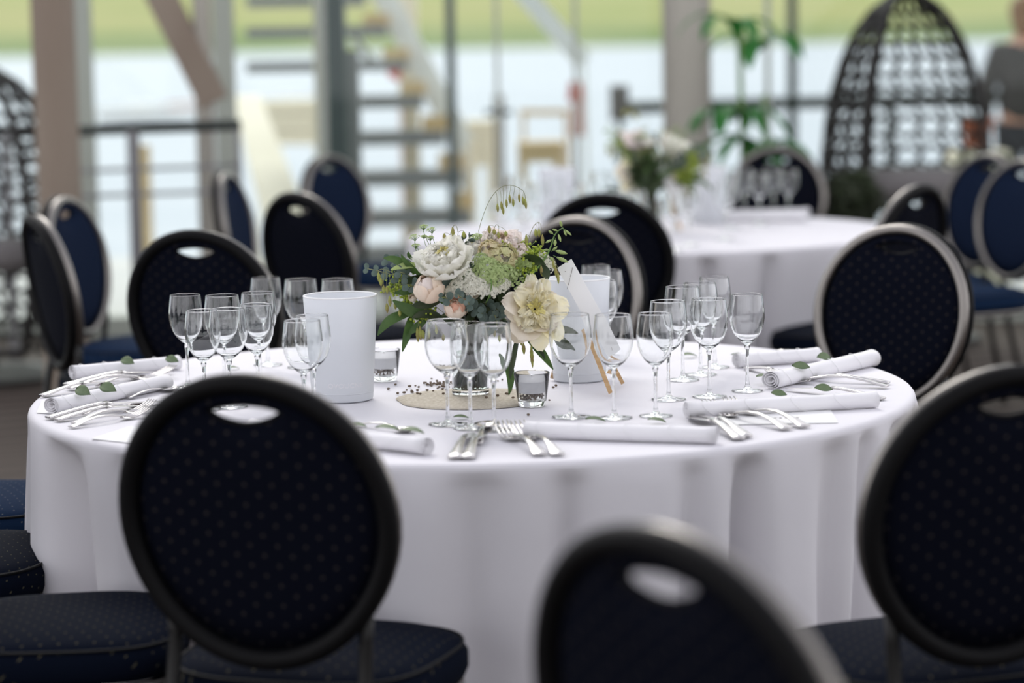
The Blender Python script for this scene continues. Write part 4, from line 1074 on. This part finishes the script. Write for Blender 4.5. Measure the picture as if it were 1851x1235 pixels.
# lime bud clusters
def buds(pos, R, n, seed, mt='lime', s0=.0024, st=(1, 1, 1)):
    rnd = random.Random(seed); m = MB()
    for k in range(n):
        v = Vector((rnd.gauss(0, 1)*st[0], rnd.gauss(0, 1)*.6*st[1], rnd.gauss(0, 1)*st[2]))*R*.55; m.mi = 0; m.ball(pos+v, s0*rnd.uniform(.7, 1.3), 6, 4)
        if k % 3 == 0: m.mi = 1; m.tube([pos+v, pos+v*.35+Vector((0, 0, -.004)), pos+Vector((0, .01, -.012))], .0005, 4)
    m.mi = 0; m.obj('bud_cluster', [mt, 'stem'], BQ)
buds(Bp(733, 533, -.04), .016, 70, 1); buds(Bp(738, 548, -.045), .013, 50, 2); buds(Bp(762, 572, -.06), .016, 60, 3, st=(1.3, 1, .6)); buds(Bp(775, 560, -.05), .012, 40, 4)
buds(Bp(958, 466, -.05), .018, 80, 5); buds(Bp(955, 492, -.07), .016, 60, 6); buds(Bp(972, 455, -.03), .013, 46, 7); buds(Bp(925, 498, -.09), .014, 50, 8, 'umbel'); buds(Bp(955, 510, -.08), .016, 60, 13, 'umbel')
buds(Bp(720, 495, -.02), .016, 50, 9); buds(Bp(940, 520, -.09), .012, 40, 10, 'umbel'); buds(Bp(912, 447, -.04), .010, 26, 11); buds(Bp(735, 505, -.03), .014, 40, 12)
umbel('lace_flower', Bp(895, 424, -.01), (.1, -.4, .9), .020, 200, 'lace', 41, .5)
umbel('lace_flower', Bp(838, 492, -.10), (-.2, -.75, .6), .018, 200, 'lace', 42, .7)
umbel('lace_flower', Bp(893, 522, -.105), (.1, -.85, .4), .015, 160, 'lace', 43, .7)
umbel('green_umbel', Bp(900, 490, -.105), (.1, -.8, .6), .024, 320, 'umbel', 44, .8, .0046)
flower('cream_bud', Bp(790, 505, -.05), (-.3, -.6, .6), ball[:3], ['creamp', 'blush'], 'small cream bud', 17, .5)
buds(Bp(715, 520, -.02), .016, 60, 51); buds(Bp(770, 545, -.03), .018, 70, 52); buds(Bp(945, 450, -.01), .016, 60, 53)
# eucalyptus: round leaves in pairs along a thin stem
def rleaf(m, p, d, nrm, r, el=1.1):
    d = Vector(d).normalized(); nrm = Vector(nrm); nrm = (nrm-d*nrm.dot(d)); nrm = nrm.normalized() if nrm.length > 1e-4 else d.orthogonal().normalized(); s = d.cross(nrm); rows = []
    for i in range(7):
        u = i/6; w = r*sin(pi*min(.97, .06+.91*u))**.55; rows.append([p+d*(2*r*el*u)+s*w*v+nrm*(.10*r*(1-v*v)-.15*r*u) for v in (-1, -.5, 0, .5, 1)])
    m.grid(rows)
def euc(pts, n, r, seed, mt='euc'):
    rnd = random.Random(seed); m = MB(); P = bez(*pts, n=n*2+1); m.mi = 1; m.tube(P, .0009, 5); m.mi = 0
    for i in range(1, n+1):
        p = P[i*2]; tdir = (P[i*2]-P[i*2-1]).normalized()
        for s in (-1, 1):
            sd_ = Vector((rnd.uniform(-.5, .5), -.4+rnd.uniform(-.4, .4), s*.9+rnd.uniform(-.3, .3))); sd_ = (sd_-tdir*sd_.dot(tdir)).normalized()
            rleaf(m, p, sd_+tdir*.45, Vector((rnd.uniform(-.6, .6), -1, rnd.uniform(-.2, .8))), r*(1-.45*i/n)*rnd.uniform(.85, 1.15))
    m.obj('eucalyptus_sprig', [mt, 'drystem'], BQ)
C0 = HC_
euc((C0+Vector((-.06, -.02, .03)), Bp(720, 495, -.03), Bp(664, 486, -.02)), 7, .0105, 1)
euc((C0+Vector((-.06, -.03, .02)), Bp(745, 495, -.06), Bp(722, 492, -.07)), 4, .0115, 2)
euc((C0+Vector((-.05, -.03, .01)), Bp(745, 510, -.07), Bp(733, 515, -.08)), 3, .012, 3)
euc((C0+Vector((-.02, -.04, .0)), Bp(812, 535, -.11), Bp(797, 538, -.12)), 3, .0105, 4)
euc((C0+Vector((-.01, -.05, .01)), Bp(838, 540, -.11), Bp(826, 532, -.12)), 3, .0105, 5)
euc((C0+Vector((.0, -.05, .0)), Bp(848, 552, -.11), Bp(845, 545, -.12)), 3, .0105, 6)
euc((C0+Vector((.0, -.03, .02)), Bp(880, 570, -.09), Bp(868, 566, -.10)), 4, .0110, 7)
euc((C0+Vector((.01, -.03, .02)), Bp(895, 560, -.09), Bp(900, 590, -.10)), 5, .0095, 8)
euc((C0+Vector((.02, -.03, .02)), Bp(910, 570, -.08), Bp(916, 565, -.09)), 4, .0095, 9)
euc((C0+Vector((-.02, 0, .06)), Bp(845, 440, -.0), Bp(850, 427, -.0)), 4, .0095, 10)
euc((C0+Vector((-.01, 0, .06)), Bp(838, 440, -.0), Bp(836, 432, -.01)), 3, .0105, 11, 'leafd')
euc((C0+Vector((-.05, -.02, .03)), Bp(735, 480, -.04), Bp(700, 470, -.04)), 5, .0120, 21)
euc((C0+Vector((-.04, -.01, .04)), Bp(780, 510, -.02), Bp(758, 500, -.03)), 4, .0125, 22)
euc((C0+Vector((.01, -.03, -.01)), Bp(890, 585, -.08), Bp(880, 598, -.09)), 4, .0100, 23)
# long pointed leaves
def lleaf(p0, p1, p2, w, mt='leaf', nm='pointed_leaf', tw=0):
    P = bez(p0, p1, p2, n=11); m = MB(); rows = []
    for i, p in enumerate(P):
        u = i/10; t_ = (P[min(i+1, 10)]-P[max(i-1, 0)]).normalized(); s = t_.cross(Vector((0, -1, 0))).normalized(); s.rotate(Quaternion(t_, tw)); nn = s.cross(t_); ww = w/2*sin(pi*min(.985, .05+.93*u))**.8
        rows.append([p-s*ww+nn*ww*.35, p, p+s*ww+nn*ww*.35])
    m.grid(rows); return m.obj(nm, mt, BQ)
LL = [((790, 500), (750, 500), (722, 512), .020, 'leafd'), ((800, 540), (770, 550), (745, 552), .022, 'leafd'), ((870, 520), (862, 540), (850, 560), .024, 'leafd'), ((900, 530), (915, 545), (925, 570), .024, 'leafd'), ((760, 520), (735, 525), (712, 530), .018, 'leaf'), ((900, 560), (880, 560), (862, 575), .020, 'leafd'),
      ((750, 495), (720, 465), (693, 467), .017, 'leaf'), ((760, 480), (735, 478), (706, 488), .015, 'pod'), ((745, 470), (740, 462), (738, 455), .010, 'leaf'), ((765, 500), (735, 480), (725, 460), .012, 'leaf'),
      ((795, 575), (745, 570), (710, 543), .026, 'leaf'), ((745, 568), (705, 570), (683, 607), .024, 'leaf'), ((744, 570), (738, 590), (727, 636), .020, 'leaf'), ((775, 575), (750, 590), (738, 606), .016, 'leaf'),
      ((800, 575), (770, 560), (745, 575), .018, 'leafd'), ((945, 600), (975, 620), (1000, 668), .024, 'leaf'), ((930, 590), (965, 605), (985, 650), .016, 'leafd'), ((905, 640), (930, 665), (920, 714), .018, 'leaf'), ((940, 590), (925, 660), (922, 685), .012, 'leafd'),
      ((935, 480), (962, 455), (985, 478), .030, 'leafd'), ((975, 480), (990, 490), (985, 510), .020, 'leafd'), ((985, 600), (1015, 590), (1047, 603), .016, 'leafd'), ((985, 600), (1010, 610), (1041, 633), .018, 'leafd'), ((990, 605), (1005, 625), (1032, 630), .014, 'leafd'),
      ((890, 600), (870, 575), (850, 590), .016, 'leafd'), ((900, 600), (925, 590), (935, 605), .018, 'leafd'), ((865, 560), (850, 570), (835, 600), .016, 'leafd')]
for i, (a, b_, c, w, mt) in enumerate(LL): lleaf(Bp(*a, -.05), Bp(*b_, -.07), Bp(*c, -.075), w, mt, tw=(-.5+.37*(i % 4)))
# dark filler greenery in the heart of the bouquet
rnd = random.Random(9)
for k in range(70):
    m = MB(); a = rnd.uniform(0, 2*pi); el = rnd.uniform(-.15, 1.3); d = Vector((cos(a)*cos(el), sin(a)*cos(el)*.8, sin(el))); p = C0+Vector((rnd.uniform(-.035, .035), rnd.uniform(-.03, .03), rnd.uniform(-.035, .06)))
    e = p+d*rnd.uniform(.045, .08); lleaf(p, (p+e)/2+Vector((0, 0, .012)), e, rnd.uniform(.018, .030), 'leafd' if rnd.random() < .75 else 'leaf', 'filler_leaf', rnd.uniform(-1.5, 1.5))
# stems into the vase
m = MB(); rnd = random.Random(14)
for k in range(44):
    m.mi = k % 3 == 0 and 1 or 0; a = 2.4*k; r = .031*sqrt((k+.5)/44); b0 = Vector((r*cos(a), r*sin(a), .002)); b1 = Vector((-r*.55*cos(a)*.6, -r*.55*sin(a)*.6, .085)); b2 = C0+Vector((rnd.uniform(-.05, .05), rnd.uniform(-.04, .02), rnd.uniform(-.02, .03)))
    m.tube(bez(b0, b1, b2, 8), rnd.uniform(.0022, .0036), 6)
m.mi = 0; m.obj('stem_bundle', ['stemdark', 'leafd'], BQ)
m = MB(); m.tube(bez(Bp(888, 505, -.11), Bp(890, 530, -.11), Bp(878, 548, -.09), 8), .0013, 6); m.tube(bez(Bp(893, 515, -.10), Bp(893, 530, -.10), Bp(884, 540, -.09), 8), .0009, 6); m.obj('bent_green_stem', 'stem', BQ)
# wild-oat spikelets on hair-thin stalks
def spikelet(m, p, L, w, d=(0, 0, -1), ph=0):
    T = Matrix.Translation(p) @ orient(d, ph); m.mi = 0; rows = []
    n = 11
    for i in range(n):
        u = i/(n-1); ser = 1+.22*(i % 2); r = w/2*sin(pi*min(.985, .04+.94*u))**.8*ser; rows.append([T @ Vector((r*cos(2*pi*k/6), r*.75*sin(2*pi*k/6), L*u)) for k in range(6)])
    m.grid(rows, True)
def spikes(root, arcpts, heads, seed, w=.0075, up=False):
    m = MB(); m.mi = 1; A = bez(*arcpts, n=14); m.tube([root]+A, .0006, 5)
    for (px, py, L) in heads:
        h = Bp(px, py, arcdy); q = min(A, key=lambda v: abs(v.x-h.x)*1.0+abs(v.z-h.z)*.4); m.mi = 1; m.tube(bez(q, (q+h)/2+Vector((.002, 0, .004)), h, 6), .00035, 4); spikelet(m, h, L, w, (0, 0, 1) if up else (.05, 0, -1), seed)
    m.mi = 0; m.obj('oat_grass_spray', ['spike', 'drystem'], BQ)
arcdy = -.03
spikes(C0+Vector((.02, 0, .05)), (Bp(865, 418, arcdy), Bp(893, 305, arcdy), Bp(946, 345, arcdy)), [(899, 368, .018), (906, 364, .018), (909, 374, .016), (915, 360, .018), (921, 352, .018), (927, 358, .018), (938, 350, .018), (945, 355, .018), (949, 358, .020), (950, 362, .018)], 0)
arcdy = -.04
spikes(C0+Vector((.05, 0, .05)), (Bp(950, 460, arcdy), Bp(960, 400, arcdy), Bp(975, 402, arcdy)), [(951, 424, .026), (968, 414, .017), (974, 414, .017), (980, 424, .024)], 1)
spikes(C0+Vector((-.03, 0, .05)), (Bp(810, 440, arcdy), Bp(822, 385, arcdy), Bp(828, 420, arcdy)), [(818, 410, .024), (803, 422, .015), (827, 426, .014), (838, 418, .014)], 2)
spikes(C0+Vector((.0, 0, .06)), (Bp(890, 440, arcdy), Bp(893, 395, arcdy), Bp(902, 410, arcdy)), [(884, 408, .016), (893, 414, .012), (901, 420, .012), (914, 418, .011)], 2)
arcdy = -.07
spikes(C0+Vector((-.05, -.02, 0)), (Bp(770, 575, arcdy), Bp(752, 570, arcdy), Bp(757, 588, arcdy)), [(754, 592, .030), (759, 590, .028), (764, 597, .018), (785, 590, .016), (800, 604, .014)], 1.2)
spikes(C0+Vector((-.07, -.02, 0)), (Bp(720, 500, arcdy), Bp(690, 480, arcdy), Bp(684, 490, arcdy)), [(684, 492, .020), (688, 502, .018), (693, 516, .016), (699, 517, .016), (704, 535, .022), (699, 548, .020), (714, 546, .015), (722, 560, .014)], 1)
spikes(C0+Vector((.05, -.03, -.01)), (Bp(935, 590, arcdy-.03), Bp(945, 590, arcdy-.03), Bp(950, 600, arcdy-.03)), [(941, 602, .026), (946, 620, .024), (960, 624, .046), (894, 595, .016), (905, 606, .014)], 2)
spikes(C0+Vector((.07, 0, .03)), (Bp(985, 470, arcdy), Bp(1000, 455, arcdy), Bp(1006, 480, arcdy)), [(1004, 480, .024), (1008, 490, .026), (1000, 470, .018), (978, 480, .022)], 3)
# sprig with pale green pods, upper right
m = MB(); m.mi = 1; A = bez(Bp(945, 512, -.08), Bp(992, 470, -.06), Bp(1000, 432, -.05), 10)+bez(Bp(1000, 432, -.05), Bp(1004, 418, -.05), Bp(1018, 412, -.05), 6); m.tube(A, [.0022-.0013*i/15 for i in range(16)], 6)
for (a, b_, w) in [((1000, 432), (988, 438), 1), ((1002, 425), (993, 418), 1), ((1004, 430), (1003, 443), 1), ((1008, 420), (1013, 435), 1), ((1016, 413), (1013, 401), 1), ((1018, 413), (1023, 425), .8), ((1018, 413), (1031, 424), .9), ((1010, 418), (1000, 415), .9), ((996, 452), (984, 452), 1), ((996, 455), (1006, 447), 1), ((998, 452), (1022, 458), 1.6), ((992, 462), (1000, 472), 1.1), ((1000, 462), (1024, 473), 1.6), ((990, 468), (978, 462), 1), ((985, 478), (982, 498), 1.2)]:
    P0 = Bp(*a, -.05); P1 = Bp(*b_, -.055); m.mi = 1; m.tube([P0, P0.lerp(P1, .3)], .0006, 4); spikelet(m, P0.lerp(P1, .25), (P1-P0).length*.9, .0062*w, P1-P0, 0)
m.mi = 0; m.obj('pod_sprig', ['pod', 'stem'], BQ)
# second table: same bouquet and vase seen blurred
p2 = Vector((ony(1178, 300, 9.12).x, 9.12, 0))
dup(BQ, (p2.x, p2.y, ZT+.014), (0, 0, RAD(150)), 'blurred bouquet of cream flowers and greenery on the second table', None, (1.12, 1.12, 1.12))
dup(t, (p2.x, p2.y, ZT+.0022), None, 'blurred glass vase under the second bouquet')
dup(sg, (p2.x+.10, p2.y-.06, ZT), (0, 0, RAD(12)), 'blurred sign leaning right of the second bouquet')
# ================================================================== person at the right edge
def skin_obj(name, pts, edges, radii, mt, parent, sub=2, root=0):
    me = bpy.data.meshes.new(name); me.from_pydata(pts, edges, []); me.update(); o = bpy.data.objects.new(name, me); COL.objects.link(o); o.parent = parent
    me.materials.append(M_[mt]); sk = o.modifiers.new('skin', 'SKIN'); sk.use_smooth_shade = True
    for i, r in enumerate(radii):
        r = r if isinstance(r, tuple) else (r, r)
        me.skin_vertices[0].data[i].radius = r; me.skin_vertices[0].data[i].use_root = (i == root)
    sb_ = o.modifiers.new('sub', 'SUBSURF'); sb_.levels = sub; sb_.render_levels = sub
    return o
PY = 15.9; c = ony(1852, 60, PY)
PS = thing('person', 'brown-haired person in a grey striped shirt at the right edge, seen from behind', 'person', (c.x, PY, -.07), RAD(168))
k = 1.0
pts = [(0, 0, .95), (0, .0, 1.12), (0, -.01, 1.30), (0, 0, 1.42), (0, .01, 1.50), (0, .01, 1.60),      # pelvis .. neck, head
       (-.17, 0, 1.40), (-.23, .01, 1.16), (-.22, -.07, .93), (-.215, -.09, .86),                      # left arm
       (.17, 0, 1.40), (.24, .01, 1.16), (.24, -.07, .94), (.235, -.09, .87),
       (-.09, 0, .90), (-.10, -.01, .50), (-.10, .02, .10), (-.10, -.10, .05),
       (.09, 0, .90), (.10, -.01, .50), (.10, .02, .10), (.10, -.10, .05)]
edges = [(0, 1), (1, 2), (2, 3), (3, 4), (4, 5), (3, 6), (6, 7), (7, 8), (8, 9), (3, 10), (10, 11), (11, 12), (12, 13), (0, 14), (14, 15), (15, 16), (16, 17), (0, 18), (18, 19), (19, 20), (20, 21)]
rad = [(.15, .11), (.14, .10), (.17, .11), (.12, .08), .055, .075, .055, .045, .032, .028, .055, .045, .032, .028, .085, .06, .042, .035, .085, .06, .042, .035]
skin_obj('body', pts, edges, rad, 'skin', PS)
m = MB(); m.ball((0, -.005, 1.625), .098, 20, 14, (.80, .98, 1.22)); m.ball((0, -.098, 1.61), .016, 8, 6, (.8, 1, 1.4)); m.ball((-.082, .0, 1.615), .02, 8, 6, (.4, .8, 1.3)); m.ball((.082, .0, 1.615), .02, 8, 6, (.4, .8, 1.3))
m.ball((-.03, -.088, 1.64), .011, 8, 6); m.ball((.03, -.088, 1.64), .011, 8, 6); m.ball((0, -.092, 1.572), .018, 8, 6, (1.3, .5, .35)); hd = m.obj('head', 'skin', PS)
m = MB(); m.ball((0, .022, 1.66), .106, 20, 14, (.92, 1.0, 1.05)); m.ball((0, .055, 1.59), .078, 16, 12, (1.05, .75, 1.3)); m.obj('hair', 'hair', hd)
sh = [(0, 0, .92), (0, 0, 1.12), (0, -.01, 1.30), (0, 0, 1.41), (0, .01, 1.46), (-.17, 0, 1.40), (-.23, .01, 1.16), (-.222, -.06, .97), (.17, 0, 1.40), (.24, .01, 1.16), (.24, -.06, .97)]
skin_obj('striped_shirt', sh, [(0, 1), (1, 2), (2, 3), (3, 4), (3, 5), (5, 6), (6, 7), (3, 8), (8, 9), (9, 10)], [(.19, .14), (.17, .12), (.19, .13), (.14, .10), (.07, .07), .072, .062, .050, .072, .062, .050], 'shirt', PS)
skin_obj('trousers', [(0, 0, .95), (-.09, 0, .88), (-.10, -.01, .50), (-.10, .02, .12), (.09, 0, .88), (.10, -.01, .50), (.10, .02, .12)], [(0, 1), (1, 2), (2, 3), (0, 4), (4, 5), (5, 6)], [(.175, .13), .105, .08, .065, .105, .08, .065], 'trouser', PS)
for s in (-1, 1):
    hx = .217*s if s < 0 else .237; pts = [(hx, -.09, .865), (hx, -.10, .80)]; ed = [(0, 1)]; rd = [.028, (.020, .036)]
    for f in range(4):
        y0 = -.125+.019*f; L = (.066, .078, .074, .058)[3-f]; b_ = len(pts); pts += [(hx, y0, .785), (hx+.006*s*-1, y0-.004, .785-L*.5), (hx-.016*s, y0-.006, .785-L)]; ed += [(1, b_), (b_, b_+1), (b_+1, b_+2)]; rd += [.011, .009, .0075]
    b_ = len(pts); pts += [(hx-.01*s, -.135, .83), (hx-.02*s, -.152, .80), (hx-.024*s, -.158, .775)]; ed += [(0, b_), (b_, b_+1), (b_+1, b_+2)]; rd += [.014, .011, .009]
    skin_obj('hand', pts, ed, rd, 'skin', PS, 1)
for s in (-1, 1):
    m = MB(); m.ball((.10*s, -.05, .045), .05, 12, 8, (.85, 2.3, .9)); m.obj('shoe', 'blacktrim', PS)
